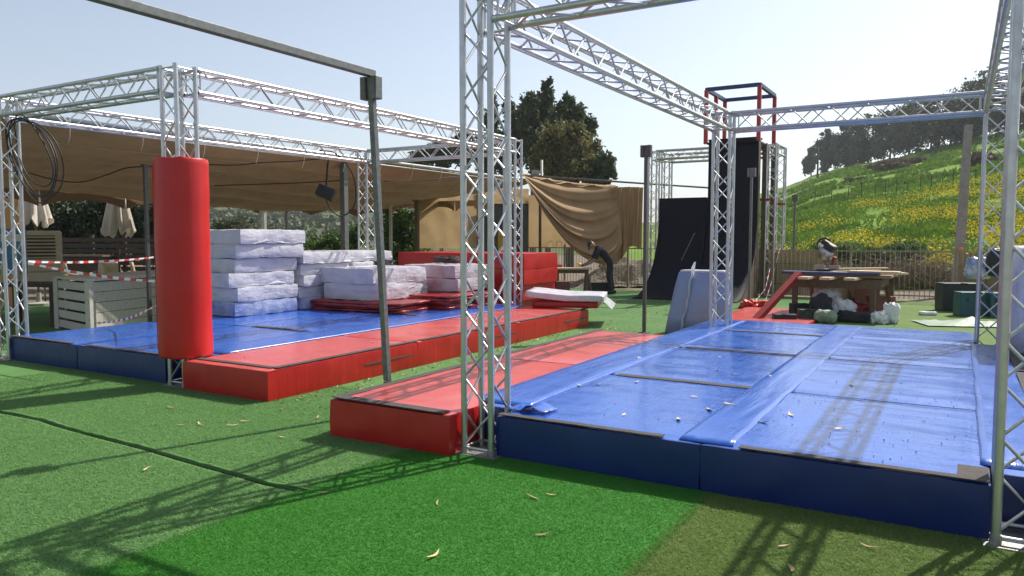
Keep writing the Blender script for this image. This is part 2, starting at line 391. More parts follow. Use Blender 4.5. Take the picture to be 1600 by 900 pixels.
def frame(loc, w, d, zb, zt, label, group, singles, plates=True, zbase=0.0, **kw):
    """box truss frame: columns at (0,0),(w,0),(0,d),(w,d) seen from loc"""
    root = thing('truss_frame', loc, 0, label, 'truss', group)
    cols = {'nl': (0, 0), 'nr': (w, 0), 'fl': (0, d), 'fr': (w, d)}
    for k, (x, y) in cols.items():
        truss(root, 'column', (x, y, .012), (x, y, zt), k in singles, ph=1, **kw)
        if plates:
            pm = MB(); pm.box((x, y, .005), (.36, .36, .01)); 
            for sx in (-1, 1):
                for sy in (-1, 1): pm.tube([(x+sx*.12, y+sy*.12, .01), (x+sx*.12, y+sy*.12, .06)], .03, 12)
            pm.build('base_plate', 'plate', root)
    zc = zt-.145; g = .148
    for k, a, b in (('bn', (g, 0), (w-g, 0)), ('bf', (g, d), (w-g, d)), ('bl', (0, g), (0, d-g)), ('br', (w, g), (w, d-g))):
        truss(root, 'beam', (*a, zc), (*b, zc), k in singles, e1=(0, 0, 1), **kw)
    return root
frame((-3.08, 4.84, 0), 3.41, 6.56, 0, 3.46, 'silver box truss frame standing around the right blue mat platform', 'truss frames', ('nl', 'nr', 'bn', 'bl', 'fl'))
frame((-11.0, 5.39, 0), 3.63, 7.15, 0, 3.48, 'silver box truss frame around the left platform, one corner post wrapped in red', 'truss frames', ('nl', 'nr', 'bn', 'br'))
frame((-7.96, 21.85, 0), 3.4, 1.15, 0, 4.2, 'silver box truss frame behind the black curved wall', 'truss frames', ())

# ---------------------------------------------------------------- platform mats
MH = .31
def strip(a, b, w, z, parent, name='velcro_strip', m='velcro', th=.004):
    mb = MB(); a, b = Vector((*a, 0)), Vector((*b, 0)); d = (b-a).normalized(); nn = Vector((-d.y, d.x, 0))*w/2
    n = max(2, int((b-a).length/.12)); top = []; 
    for i in range(n+1):
        p = a.lerp(b, i/n); j = .006*noise.noise(Vector((p.x*3, p.y*3, z)))
        top.append((p+nn*(1+j*6), p-nn*(1-j*6), z+th+.003*noise.noise(Vector((p.x*4, p.y*4, 5)))))
    vs = []; fs = []
    for (l, r, zz) in top: vs += [(l.x, l.y, zz), (r.x, r.y, zz), (l.x, l.y, z-.002), (r.x, r.y, z-.002)]
    for i in range(n):
        k = i*4; q = k+4
        fs += [(k, k+1, q+1, q), (k+2, k, q, q+2), (k+1, k+3, q+3, q+1), (k+3, k+2, q+2, q+3)]
    fs += [(0, 2, 3, 1), (n*4, n*4+1, n*4+3, n*4+2)]
    mb.add(vs, fs); return mb.build(name, m, parent)
def mat_block(u0, u1, v0, v1, mtop, mside, label, group, strips=(), seed=0, n=18, h=MH, name='crash_mat', amp=.008):
    cx, cy = (u0+u1)/2, (v0+v1)/2
    root = thing(name, (cx, cy, 0), 0, label, 'mat', group)
    w, d = u1-u0-.008, v1-v0-.008
    body = softbox((w, d, h-.004), n, .007, amp, 3.0, seed, bulge=.004)
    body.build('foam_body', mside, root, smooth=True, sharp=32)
    # top sheet, a little slack
    P = []; ns = 30
    for i in range(ns+1):
        row = []
        for j in range(ns+1):
            x = -w/2+.012+(w-.024)*i/ns; y = -d/2+.012+(d-.024)*j/ns
            e = min(1, min(i, ns-i, j, ns-j)/2)
            z = h+.010*e+.006*e*noise.fractal(Vector((x*1.3+seed*3, y*2.6, seed)), 1, 2, 4)
            if e == 0: z = h-.004
            row.append((x, y, z))
        P.append(row)
    mb = MB(); mb.surf(P); mb.build('top_cover', mtop, root, smooth=True)
    for (a, b, wd) in strips:
        strip((a[0]-cx, a[1]-cy), (b[0]-cx, b[1]-cy), wd, h+.011, root)
    return root
# right platform: two columns of blue mats and a third one past the near corner
rows = [4.76, 6.80, 8.90, 10.85, 12.35]
nm = ['nearest', 'second', 'third', 'farthest']
for r in range(4):
    v0, v1 = rows[r], rows[r+1]
    st = [((-2.80, v1-.05), (-1.52, v1-.06), .10)] if r < 3 else []
    if r == 0: st += [((-2.93, v0+.035), (-1.66, v0+.035), .065)]
    mat_block(-2.95, -1.40, v0, v1, 'blue', 'blueside_shaded', f'blue vinyl mat, {nm[r]} in the left column of the right platform', 'blue mats of the right platform', st, 3+r)
    st = []
    if r == 0: st = [((-1.16, v0+.035), (.17, v0+.035), .065), ((.10, v0+.02), (.10, v0+.30), .15)]
    mat_block(-1.40, .19, v0, v1, 'blue', 'blueside_shaded', f'blue vinyl mat, {nm[r]} in the middle column of the right platform', 'blue mats of the right platform', st, 13+r)
    if r < 3:
        mat_block(.48, 2.0, v0, v1, 'blue', 'blueside_shaded', f'blue vinyl mat, {nm[r]} in the column past the right-hand truss post', 'blue mats of the right platform', [((.56, v0+.05), (.56, v1-.05), .12)], 23+r, n=10)
def flap(u0, u1, v0, v1, z, m, label, group, seed, edge=.0, amp=.004):
    """loose cover strip lying over a joint"""
    root_loc = ((u0+u1)/2, (v0+v1)/2, z); P = []; nx = 10; ny = int((v1-v0)*9)
    for i in range(nx+1):
        row = []
        for j in range(ny+1):
            x = (u0-u1)/2+(u1-u0)*(0 if i == 0 else 1 if i == nx else .03+.94*(i-1)/(nx-2)); y = (v0-v1)/2+(v1-v0)*j/ny
            k = noise.fractal(Vector((x*9+seed, y*.9, seed*2)), 1, 2, 3); e = 1 if 0 < i < nx else .35
            x += .014*noise.noise(Vector((y*1.7, seed, i/nx)))
            row.append((x, y, (.003+amp*e*(.6+k)) if 0 < i < nx and 0 < j < ny else -.007))
        P.append(row)
    mb = MB(); mb.surf(P)
    return one('cover_strip', mb, m, label, 'cover strip', group, loc=root_loc, smooth=True, solid=.0015)
flap(-3.40, -2.88, 5.12, 12.2, MH+.011, 'blueflap', 'loose blue vinyl strip bridging red mats and blue mats on the right platform', 'blue joint covers', 1)
flap(-1.56, -1.20, 4.80, 12.3, MH+.011, 'blueflap', 'wrinkled blue vinyl strip down the middle joint of the right platform', 'blue joint covers', 2, amp=.006)
flap(.14, .50, 5.15, 11.0, MH+.011, 'blueflap', 'blue vinyl strip beside the right-hand near truss post', 'blue joint covers', 5)
flap(-7.70, -7.17, 5.72, 12.75, MH+.011, 'blueflap', 'blue vinyl strip between blue and red mats of the left platform', 'blue joint covers', 8)
# right platform: red mats
for r, (v0, v1) in enumerate(((4.58, 7.13), (7.13, 9.95))):
    st = [((-4.39, v0+.02), (-4.39, v1-.02), .09)]
    if r == 0: st += [((-4.36, v0+.06), (-3.30, v0+.05), .10)]
    mat_block(-4.45, -3.24, v0, v1, 'red', 'redside_shaded', ('near' if r == 0 else 'far')+' red vinyl mat along the left side of the right platform', 'red mats beside the right platform', st, 31+r)
# left platform
rowsB = [5.30, 7.72, 10.25, 12.85]
for r in range(3):
    v0, v1 = rowsB[r], rowsB[r+1]
    mat_block(-11.0+.02, -9.35, v0, v1, 'blue', 'blueside_shaded', f'blue vinyl mat, {nm[r]} in the left column of the left platform', 'blue mats of the left platform', [((-10.9, v0+.035), (-9.5, v0+.035), .06)] if r == 0 else [], 41+r, n=12)
    st = [((-9.0, v1+.02), (-7.9, v1-.02), .10)]
    if r == 0: st += [((-9.2, v0+.035), (-7.75, v0+.035), .05)]
    mat_block(-9.35, -7.62, v0, v1, 'blue', 'blueside_shaded', f'blue vinyl mat, {nm[r]} in the column beside the red mats of the left platform', 'blue mats of the left platform', st, 51+r, n=12)
    st = [((-5.93, v0+.04), (-5.93, v1-.04), .08)]
    if r == 0: st += [((-7.1, v0+.05), (-5.95, v0+.05), .08)]
    rt_ = mat_block(-7.19, -5.87, v0-.1, v1-.1, 'red', 'redside_shaded', f'red vinyl mat, {nm[r] if r<2 else "farthest"} of three along the left platform', 'red mats beside the left platform', st, 61+r)
    # stitched flap with a zip on the long side
    mb = MB(); mb.box((.665, (v1-v0)/2-.55, .17), (.006, .9, .018)); mb.build('zip', 'velcro', rt_)
mat_block(.197, .473, 5.02, 11.0, 'blue', 'blueside_shaded', 'narrow blue filler mat behind the right-hand near truss post', 'blue filler mats', (), 151, n=8)
mat_block(-3.232, -2.958, 5.02, 9.94, 'blue', 'blueside_shaded', 'narrow blue filler mat behind the left-hand near truss post', 'blue filler mats', (), 152, n=8)
mat_block(-7.612, -7.198, 5.60, 12.72, 'blue', 'blueside_shaded', 'narrow blue filler mat behind the red padded post', 'blue filler mats', (), 153, n=8)
# crumpled corner of the near blue mat sheet
mb = MB(); P = []
for i in range(9):
    row = []
    for j in range(9):
        x = -.02+.34*i/8; y = .02+.22*j/8
        row.append((x, y, .018+.035*max(0, noise.fractal(Vector((x*9, y*9, 4)), 1, 2, 3))+.03*math.exp(-((x-.2)/.06)**2)))
    P.append(row)
mb.surf(P); one('cover_corner', mb, 'blueflap', 'folded blue sheet corner beside the near left truss post', 'cover strip', loc=(-2.93, 4.90, MH+.004), smooth=True, solid=.002)

# red padded sleeve on the corner post
mb = MB(); pr = [(.262, .325), (.276, .332), (.28, .35)]+[(.28+.003*math.sin(k*1.7), .38+k*.145) for k in range(1, 14)]+[(.279, 2.42), (.279, 2.47), (.272, 2.483), (.255, 2.484), (.19, 2.465)]
mb.lathe(pr, 48)
for i, p in enumerate(mb.v):
    v = Vector(p); k = .006*noise.fractal(Vector((v.x*4, v.y*4, v.z*1.5)), 1, 2, 3)
    top = .022*noise.noise(Vector((v.x*11, v.y*11, 2))) if v.z > 2.4 else (.012*noise.noise(Vector((v.x*9, v.y*9, 7))) if v.z < .36 else 0)
    mb.v[i] = (v.x*(1+k*3), v.y*(1+k*3), v.z+top)
pad = thing('column_pad', (-7.37, 5.39, 0), 0, 'tall round red vinyl pad wrapped around a truss post', 'pad')
mb.build('sleeve', 'redpad', pad, smooth=True)
mb = MB(); mb.box((-.20, -.205, 1.4), (.02, .008, 2.0), Matrix.Rotation(R(-45), 3, 'Z')); mb.build('seam', 'redside_shaded', pad)

# ---------------------------------------------------------------- galvanised poles with cap boxes
def cap_pole(base, h, label, lean=0.0, bar_to=None, w=.055, m='galv', boxes=True):
    root = thing('steel_pole', base, 0, label, 'pole', 'square steel poles with capped tops')
    mb = MB(); mb.bar((0, 0, 0), (0, lean, h), w, w, (1, 0, 0)); mb.build('post', m, root, bevel=.004)
    mb = MB(); mb.box((0, 0, .006), (.16, .16, .012)); mb.build('foot_plate', m, root)
    if boxes:
        for s in (-1, 1):
            mb = MB(); mb.box((s*.062, lean, h-.1), (.062, .09, .2)); mb.build('cap_box', m, root, bevel=.006)
            mb = MB(); mb.box((s*.062, lean-.047, h-.1), (.04, .004, .16)); mb.build('cap_lid', m, root)
    if bar_to is not None:
        mb = MB(); mb.bar((0, lean+.03, h+.03), (0, bar_to, h+.05), .06, .07, (1, 0, 0)); mb.build('crossbar', m, root, bevel=.004)
        mb = MB(); mb.bar((0, bar_to+.1, 0), (0, bar_to+.1, h+.014), w, w, (1, 0, 0)); mb.build('rear_post', m, root)
    return root
cap_pole((-4.58, 5.50, 0), 3.06, 'grey steel pole carrying a long bar, beside the red mats', -.2, bar_to=-7.2)
cap_pole((-4.63, 12.32, 0), 3.18, 'dark steel pole standing on turf between tarp and curved wall', 0, m='galvdark')
cap_pole((-4.22, 18.05, 0), 3.22, 'steel pole in front of the tall curved black wall', 0, m='galv')
p = floor_at(1240, 24.0); cap_pole(tuple(p), 2.95, 'thin steel pole behind the far truss posts at the foot of the hill', 0, w=.06)

# ---------------------------------------------------------------- wrapped mattresses
def mattress(loc, dims, rz, m, label, group, seed, hem=True, amp=.022):
    root = thing('wrapped_mattress', loc, rz, label, 'mattress', group)
    softbox(dims, 16, .016, amp, 4.0, seed, bulge=.006).build('wrapped_body', m, root, smooth=True, sharp=34)
    if hem:      # gathered film ends
        for s in (1,):
            P = []
            for i in range(17):
                row = []
                for j in range(4):
                    x = dims[0]/2-.012+.026*j/3*(.6+.6*noise.noise(Vector((i*.8, seed, 1)))); y = -dims[1]/2+dims[1]*i/16
                    z = dims[2]*(.30+.22*(seed % 3)+.2*noise.noise(Vector((i*.22, seed, 4))))-.045*j/3
                    row.append((x, y, z))
                P.append(row)
            mb = MB(); mb.surf(P); mb.build('film_edge', m, root, smooth=True)
    return root
G1 = 'film wrapped mattresses stacked on the left platform'
lv = ['lowest', 'second', 'third', 'fourth', 'fifth', 'top']
z = MH+.016; off = [(0, 0), (.0, .02), (-.03, -.04), (-.06, .05), (.02, .10), (.05, .12)]
for k in range(6):
    mattress((-10.86+off[k][0], 9.07+off[k][1], z), (1.32, 1.36 if k < 4 else 1.46, .238), R([0, 2, -2, 1, -1, 1.5][k]), 'filmblue' if k == 0 else 'film', f'{lv[k]} film wrapped mattress in the tall stack next to the red pad', G1, 70+k); z += .239
z = MH+.016
for k in range(5):
    mattress((-10.92+[.06, 0, .03, 0, .05][k], 10.55, z), (1.3, 1.28, .205), R([1, -2, 2, 0, 1][k]), 'filmblue' if k == 0 else 'film', f'{["lowest", "second", "third", "fourth", "top"][k]} film wrapped mattress in the stack behind the tall one', G1, 80+k); z += .206
z = MH+.016
for k in range(5):
    mattress((-10.95+[.02, .03, 0, .02, 0][k], 11.90, z), (1.3, 1.25, .205), R([0, 2, -2, 1, 0][k]), 'filmblue' if k == 0 else 'film', f'{["lowest", "second", "third", "fourth", "top"][k]} film wrapped mattress in the rear white stack by the far truss post', G1, 90+k); z += .206
def tarp_fold(loc, dims, rz, label, seed, n=4):
    root = thing('folded_tarp', loc, rz, label, 'tarp', 'folded red covers on the left platform')
    for k in range(n):
        t = dims[2]/n
        mb = softbox((dims[0]*(1-.05*(k % 3)), dims[1]*(1-.04*((k+1) % 3)), t*.98), 14, min(.012, t*.4), .03, 4.0, seed+k)
        mb.v = [(x, y, z+k*t) for x, y, z in mb.v]; mb.build('fold', 'redtarp', root, smooth=True)
    return root
tarp_fold((-9.25, 10.95, MH+.014), (1.95, 1.75, .17), R(3), 'dark red folded cover under the low white mattresses', 3)
tarp_fold((-8.35, 11.95, MH+.014), (1.0, 1.6, .24), R(-4), 'dark red folded cover heap beside the red block', 8, 5)
mattress((-9.52, 11.12, MH+.19), (1.28, 1.5, .29), R(2), 'film', 'lower of two thick white mattresses lying on the red cover', G1, 101)
mattress((-9.56, 11.1, MH+.482), (1.3, 1.48, .28), R(-2), 'film', 'upper of two thick white mattresses lying on the red cover', G1, 102)
mattress((-8.95, 12.62, MH+.27), (1.2, 1.2, .25), R(4), 'filmred', 'lower pinkish wrapped mattress in front of the red block', G1, 103)
mattress((-8.98, 12.65, MH+.525), (1.22, 1.2, .25), R(0), 'filmred', 'upper pinkish wrapped mattress in front of the red block', G1, 104)
def rope_heap(loc, label, seed, s=1.0):
    rr = random.Random(seed); pts = []
    for i in range(70):
        a = i*.75+rr.uniform(-.3, .3); r = (.07+.09*rr.random())*s
        pts.append((math.cos(a)*r*1.5, math.sin(a)*r, .022+.11*s*rr.random()*math.sin(math.pi*i/69)))
    mb = MB(); mb.tube(pts, .013*s, 6)
    return one('rope_heap', mb, 'velcro', label, 'strap', 'strap heaps on the mattresses', loc=loc, smooth=True)
rope_heap((-9.55, 11.35, MH+.772), 'grey strap heap on the low white mattresses', 2, 1.0)
rope_heap((-9.05, 12.75, MH+.785), 'dark strap heap on the pinkish mattresses before the red block', 5, 1.3)
z = 0
for k in range(4):
    u1 = [-7.95, -7.78, -7.72, -7.72][k]
    root = thing('crash_mat', ((-11.0+u1)/2, 14.35, z), 0, f'{["lowest", "second", "third", "top"][k]} red mat in the big red block behind the left platform', 'mat', 'stacked red mats')
    softbox((u1+11.0, 1.5, .322), 16, .009, .010, 2.5, 110+k, bulge=.003).build('foam_body', 'redside_shaded', root, smooth=True, sharp=34); z += .324
# thin wrapped mat lying across the far red mat, its edge raised
root = thing('wrapped_mat', (-6.45, 13.05, MH+.012), R(20), 'white wrapped mat with red and blue underside at far end of the red mats', 'mattress')
mb = softbox((1.45, 1.2, .12), 14, .02, .012, 4, 7); mb.v = [(x, y, z+.13+.10*max(0, -x)) for x, y, z in mb.v]; mb.build('wrapped_body', 'film', root, smooth=True)
mb = softbox((1.22, 1.0, .13), 10, .02, .006, 4, 9); mb.build('red_underside', 'redside_shaded', root, smooth=True)
P = [[(.62+.26*j/5, -.6+1.2*i/14, .22-.21*j/5+.03*noise.noise(Vector((i*.9, j*.9, 3)))) for j in range(6)] for i in range(15)]
mb = MB(); mb.surf(P); mb.build('film_edge', 'clearfilm', root, smooth=True)
# tall mat leaning near the far left truss post
root = thing('wrapped_mattress', (-3.72, 12.62, 0), R(0), 'tall blue mat in clear film propped upright by the far left truss post', 'mattress')
mb = softbox((.92, .30, 1.06), 12, .04, .012, 3, 21); mb.v = [(x*(1.12-.2*z)-.10*(1.06-z), y+.10*z, z) for x, y, z in mb.v]; mb.build('wrapped_body', 'filmlean', root, smooth=True)
mb = softbox((.80, .28, .05), 8, .02, .008, 5, 4); mb.v = [(x*.95, y+.11, z+1.03) for x, y, z in mb.v]; mb.build('white_top', 'film', root, smooth=True)
mb = MB(); P = []
for i in range(12):
    row = []
    for j in range(4):
        t = i/11; row.append((-.30+.18*t+(.035+.05*max(0, t-.75)*4)*(j/3-.5)*(1 if t < .93 else 1-(t-.93)*11)+.012*math.sin(i*2.3), -.175+.10*t-.03*math.sin(j*2.1+i), .05+1.17*t))
    P.append(row)
mb.surf(P); mb.build('film_edge', 'clearfilm', root, smooth=True)
# white wrapped mats on edge at the far right
for k, (uu, vv, hh) in enumerate(((.665, 10.95, 1.52), (.955, 10.8, 1.5))):
    root = thing('wrapped_mattress', (uu, vv, .33), R(3), ['white wrapped mattress on edge nearest the right-hand truss posts', 'second white wrapped mattress on edge at the right border'][k], 'mattress', 'mattresses standing on edge at the right')
    softbox((.26, 1.7, hh-.33), 12, .05, .02, 3, 130+k, bulge=.02).build('wrapped_body', 'film', root, smooth=True)

# ---------------------------------------------------------------- shade canopy on the left
CU0, CU1, CV0, CV1 = -11.6, -17.2, 3.6, 21.0
def canopy_z(u, v):
    t = (CU0-u)/(CU0-CU1)
    z = 3.36-.66*t
    z -= .24*abs(math.sin(t*math.pi*4.5))*(.7+.5*math.sin(v*.45+1))+.05*noise.fractal(Vector((u*.5, v*.35, 3)), 1, 2, 3)
    return z
root = thing('shade_canopy', (CU0, CV0, 0), 0, 'brown fabric shade canopy over the seating area on the left', 'canopy')
P = [[((CU1-CU0)*i/44, (CV1-CV0)*j/60, canopy_z(CU0+(CU1-CU0)*i/44, CV0+(CV1-CV0)*j/60)) for j in range(61)] for i in range(45)]
mb = MB(); mb.surf(P); mb.build('fabric', 'canopy', root, smooth=True)
mb = MB(); mb.tube([(.03, 0, 3.38), (.03, CV1-CV0, 3.38)], .035, 10); mb.build('front_rail', 'alu', root, smooth=True)
mb = MB(); mb.tube([(.06, 0, 3.29), (.06, CV1-CV0, 3.29)], .014, 8); mb.build('lower_rail', 'alu', root, smooth=True)
for k in range(15):
    v = .6+k*1.18; mb = MB(); mb.tube([(.03, v, 3.43), (.085, v, 3.40), (.08, v, 3.25), (.03, v+.02, 3.13), (.0, v+.01, 3.04)], .007, 6); mb.build('hook_strap', 'cream', root, smooth=True)
def valance(a, b, n, zt, drop, nm='valance'):
    a, b = Vector(a), Vector(b)
    for k in range(n):
        P = []
        for i in range(13):
            t = i/12; p = a.lerp(b, (k+t)/n); d = drop*(.55+.45*abs(2*t-1)**2.2); w = .03*math.sin(t*9+k)
            P.append([(p.x+w*q, p.y+w*q, zt-.05*abs(math.sin(math.pi*t))*0-d*q) for q in (0, .33, .66, 1)])
        mb = MB(); mb.surf(P); mb.build(nm, 'canopy', root, smooth=True)
valance((CU1-CU0, 1.5, 0), (CU1-CU0, CV1-CV0, 0), 8, 2.66, .36)
valance((CU1-CU0, CV1-CV0, 0), ((CU1-CU0)*.30, CV1-CV0, 0), 3, 2.84, .35)
for t in (.22, .44, .66, .88):
    u = (CU1-CU0)*t; mb = MB()
    pts = [(u, j*.9, canopy_z(CU0+u, CV0+j*.9)-.03) for j in range(20)]
    mb.tube(pts, .006, 5); mb.build('support_cable', 'cream', root, smooth=True)
def canopy_post(px, d, ztop, label, m='galv', w=.07):
    p = floor_at(px, d); r = thing('canopy_post', tuple(p), 0, label, 'post', 'posts under the shade canopy')
    mb = MB(); mb.box((0, 0, ztop/2), (w, w, ztop)); mb.build('post', m, r, bevel=.006)
    mb = MB(); mb.box((0, 0, ztop+.02), (w*1.7, w*1.7, .04)); mb.build('head_plate', m, r)
    mb = MB(); mb.box((0, 0, .008), (.18, .18, .016)); mb.build('foot_plate', m, r)
    return r
canopy_post(231, 13.2, 2.84, 'thin brown post under the canopy just left of the red pad', 'galvdark', .06)
canopy_post(539, 16.9, 3.28, 'thick grey post carrying the canopy rail by the speaker', 'galv', .13)
canopy_post(414, 23.0, 2.45, 'cream post at the far canopy edge under the floodlight', 'cream', .10)
canopy_post(449, 23.4, 2.45, 'slim dark post at the far canopy edge right of the floodlight', 'galvdark', .07)
canopy_post(611, 23.8, 2.6, 'cream post at the far canopy edge beside the tan panel', 'cream', .08)
canopy_post(652, 23.0, 2.7, 'dark post at the left edge of the tan canvas panel', 'woodold', .11)
# cables hung under the canopy
def cable(pts, label, r=.011, m='black'):
    mb = MB(); P = []
    pts = [Vector(p) for p in pts]
    for i in range(len(pts)-1):
        p0 = pts[max(i-1, 0)]; p1 = pts[i]; p2 = pts[i+1]; p3 = pts[min(i+2, len(pts)-1)]
        for k in range(6):
            t = k/6; P.append(.5*((2*p1)+(p2-p0)*t+(2*p0-5*p1+4*p2-p3)*t*t+(3*p1-p0-3*p2+p3)*t*t*t))
    P.append(pts[-1]); mb.tube(P, r, 6)
    return one('cable', mb, m, label, 'cable', 'black cables under the canopy', smooth=True)
cable([at_depth(45, 270, 14), at_depth(90, 282, 14.2), at_depth(130, 284, 14.5), at_depth(170, 272, 14.5), at_depth(200, 262, 14.5), at_depth(245, 260, 14.6)], 'black cable drooping under the canopy left of the red pad')
cable([at_depth(322, 257, 15), at_depth(370, 258, 15.2), at_depth(410, 254, 15.4), at_depth(460, 252, 15.8), at_depth(513, 247, 16.4)], 'black cable running under the canopy right of the red pad')
cable([at_depth(335, 290, 17), at_depth(400, 288, 17.2), at_depth(460, 286, 17.3), at_depth(500, 284, 17), at_depth(533, 282, 16.9)], 'lower black cable leading to the thick grey canopy post')
cable([at_depth(500, 235, 15.5), at_depth(521, 238, 15.8), at_depth(540, 255, 16.2), at_depth(553, 278, 16.6), at_depth(556, 310, 16.7), at_depth(548, 330, 16.7), at_depth(530, 337, 16.6), at_depth(514, 322, 16.5), at_depth(509, 300, 16.4), at_depth(513, 250, 16.4)], 'black cable looping around the hanging speaker', .016)
cable([at_depth(600, 283, 18), at_depth(640, 284, 18.3), at_depth(680, 280, 18.6), at_depth(715, 277, 19), at_depth(760, 286, 19.5)], 'black cable under the canopy edge behind the near truss post')
# coil of cable on the left truss post
root = thing('cable_coil', (-10.75, 5.62, 3.0), 0, 'black cable coil hanging from the leftmost truss post', 'cable')
for k, (w, h, px, py) in enumerate(((.36, .50, 52, 246), (.42, .54, 50, 250), (.30, .46, 50, 238), (.47, .50, 54, 246))):
    c = at_depth(px, py, 10.05)-root.location; mb = MB(); pts = []
    ax = Vector((_rt[0], _rt[1], 0)); fa = Vector((_fw[0], _fw[1], 0)); jj = random.uniform(0, 6)
    for i in range(41):
        a = 2*math.pi*i/40; wob = 1+.05*math.sin(3*a+jj)
        pts.append(c+ax*(w*wob*math.cos(a)-.14*math.sin(a))+fa*(-.22*math.cos(a)*(1 if k % 2 else .8)+.04*math.sin(2*a+k))+Vector((0, 0, h*wob*math.sin(a))))
    mb.tube(pts, .0095, 8, False); mb.build('loop', 'black', root, smooth=True)
# loudspeaker and floodlight
p = at_depth(509, 301, 16.3); root = thing('loudspeaker', tuple(p), YAW, 'black loudspeaker box hanging tilted beside the thick grey post', 'speaker')
rot = Matrix.Rotation(R(22), 3, 'Y') @ Matrix.Rotation(R(-12), 3, 'X')
mb = MB(); mb.box((0, 0, 0), (.36, .24, .24), rot); mb.build('cabinet', 'black', root, bevel=.012)
mb = MB(); mb.box(rot @ Vector((0, -.126, 0)), (.32, .008, .20), rot); mb.build('grille', 'blackcloth', root)
mb = MB(); mb.bar((.0, .05, .10), (.02, .12, .62), .03, .03); mb.build('bracket', 'black', root)
p = at_depth(410, 314, 22.6); root = thing('floodlight', tuple(p), YAW, 'dark floodlight on the cream post at the canopy edge', 'light')
mb = MB(); mb.box((0, 0, 0), (.30, .08, .20), Matrix.Rotation(R(-25), 3, 'X')); mb.build('housing', 'galvdark', root, bevel=.01)
mb = MB(); mb.box((0, -.05, -.02), (.25, .01, .15), Matrix.Rotation(R(-25), 3, 'X')); mb.build('lens', 'glass', root)
mb = MB(); mb.bar((0, .02, .08), (.05, .25, .12), .03, .03); mb.build('bracket', 'galvdark', root)

# ---------------------------------------------------------------- draped tarp and tan canvas wall
def P3(px, py, d): return at_depth(px, py, d+(1.1 if d < 24 else .8))
def sample(poly, t):
    n = len(poly)-1; x = t*n; i = min(n-1, int(x)); f = x-i
    p0 = poly[max(i-1, 0)]; p1 = poly[i]; p2 = poly[i+1]; p3 = poly[min(i+2, n)]
    return .5*((2*p1)+(p2-p0)*f+(2*p0-5*p1+4*p2-p3)*f*f+(3*p1-p0-3*p2+p3)*f*f*f)
top = [P3(818, 274, 22.3), P3(850, 281, 22.4), P3(885, 287, 22.5), P3(925, 291, 22.6), P3(966, 293, 22.6)]
bot = [P3(820, 278, 22.0), P3(848, 330, 21.9), P3(880, 375, 21.9), P3(908, 402, 21.9), P3(938, 414, 22.1), P3(960, 407, 22.3), P3(972, 380, 22.5)]
fwd = Vector((_fw[0], _fw[1], 0)); rows_ = []
for i in range(61):
    t = i/60; row = []
    for j in range(49):
        s = j/48
        a = sample(top, s); b = sample(bot, s)
        w = math.sin(math.pi*min(1, s*1.02))**.7
        q = a.lerp(b, t)
        q -= Vector((0, 0, .20*math.sin(math.pi*s)*math.sin(math.pi*t)))
        fold = math.sin((t**.8)*2*math.pi*4.2+s*1.2)+.5*math.sin(t*2*math.pi*9+s*3)
        q += fwd*(-.35*w*math.sin(math.pi*t*.9)+.10*fold*w)+Vector((0, 0, .03*fold*w))
        row.append(q)
    rows_.append(row)
mb = MB(); mb.surf(rows_); root = thing('draped_tarp', tuple(floor_at(905, 22.4)), 0, 'large brown tarp slung in deep swags above the working man', 'tarp')
o = mb.build('swag', 'tarp', root, smooth=True); o.location = -root.location
rows_ = []
for i in range(25):
    t = i/24; row = []
    for j in range(41):
        s = j/40; a = P3(958+47*s, 293-1.0*math.sin(s*3), 22.5+.5*s); b = P3(952+50*s, 410-25*s+8*math.sin(s*7), 22.5+.5*s)
        q = a.lerp(b, t)+fwd*(.12*math.sin(s*21+t*1.2)*(.3+.7*t)+.05*math.sin(s*43))
        row.append(q)
    rows_.append(row)
mb = MB(); mb.surf(rows_); o = mb.build('hanging_end', 'tarp', root, smooth=True); o.location = -root.location
rows_ = []
for i in range(9):     # strip lying over the top rail
    rows_.append([sample(top, j/30)+fwd*(.9*i/8)+Vector((0, 0, .10*i/8+.05*math.sin(j*.9+i)-.0)) for j in range(31)])
mb = MB(); mb.surf(rows_); o = mb.build('top_fold', 'tarp', root, smooth=True); o.location = -root.location
mb = MB(); mb.tube([P3(815, 274, 22.7), P3(1110, 293.5, 22.9)], .03, 8); one('hanging_rail', mb, 'galvdark', 'thin dark rail carrying the brown tarp and running behind the wall', 'rail', smooth=True)
# tan canvas wall with dark opening behind the fence
a = P3(655, 305, 25); b = P3(1000, 305, 25.2)
root = thing('canvas_wall', tuple(floor_at(655, 25.0)), 0, 'tan canvas wall panel behind the fence with a dark poster', 'wall')
def wall_piece(x0, x1, y0, y1, d, nm, m):
    rows_ = [[P3(x0+(x1-x0)*j/16, y0+(y1-y0)*i/10, d)+fwd*(.05*noise.fractal(Vector((j*.5+x0, i*.3, 2)), 1, 2, 2)) for j in range(17)] for i in range(11)]
    mb = MB(); mb.surf(rows_); o = mb.build(nm, m, root, smooth=True); o.location = -root.location
wall_piece(655, 747, 300, 388, 25.0, 'canvas_panel', 'canvas')
wall_piece(826, 960, 305, 386, 25.2, 'canvas_panel', 'canvas')
wall_piece(747, 826, 295, 318, 25.1, 'canvas_panel', 'canvas')
wall_piece(747, 826, 318, 404, 25.25, 'poster', 'posterdark')
wall_piece(778, 800, 360, 392, 25.2, 'poster_figure', 'yellow')
for px in (844, 747):
    mb = MB(); q = P3(px, 300, 24.95); mb.bar((q.x, q.y, 0), (q.x, q.y, q.z), .07, .07); o = mb.build('frame_post', 'woodold', root); o.location = -root.location
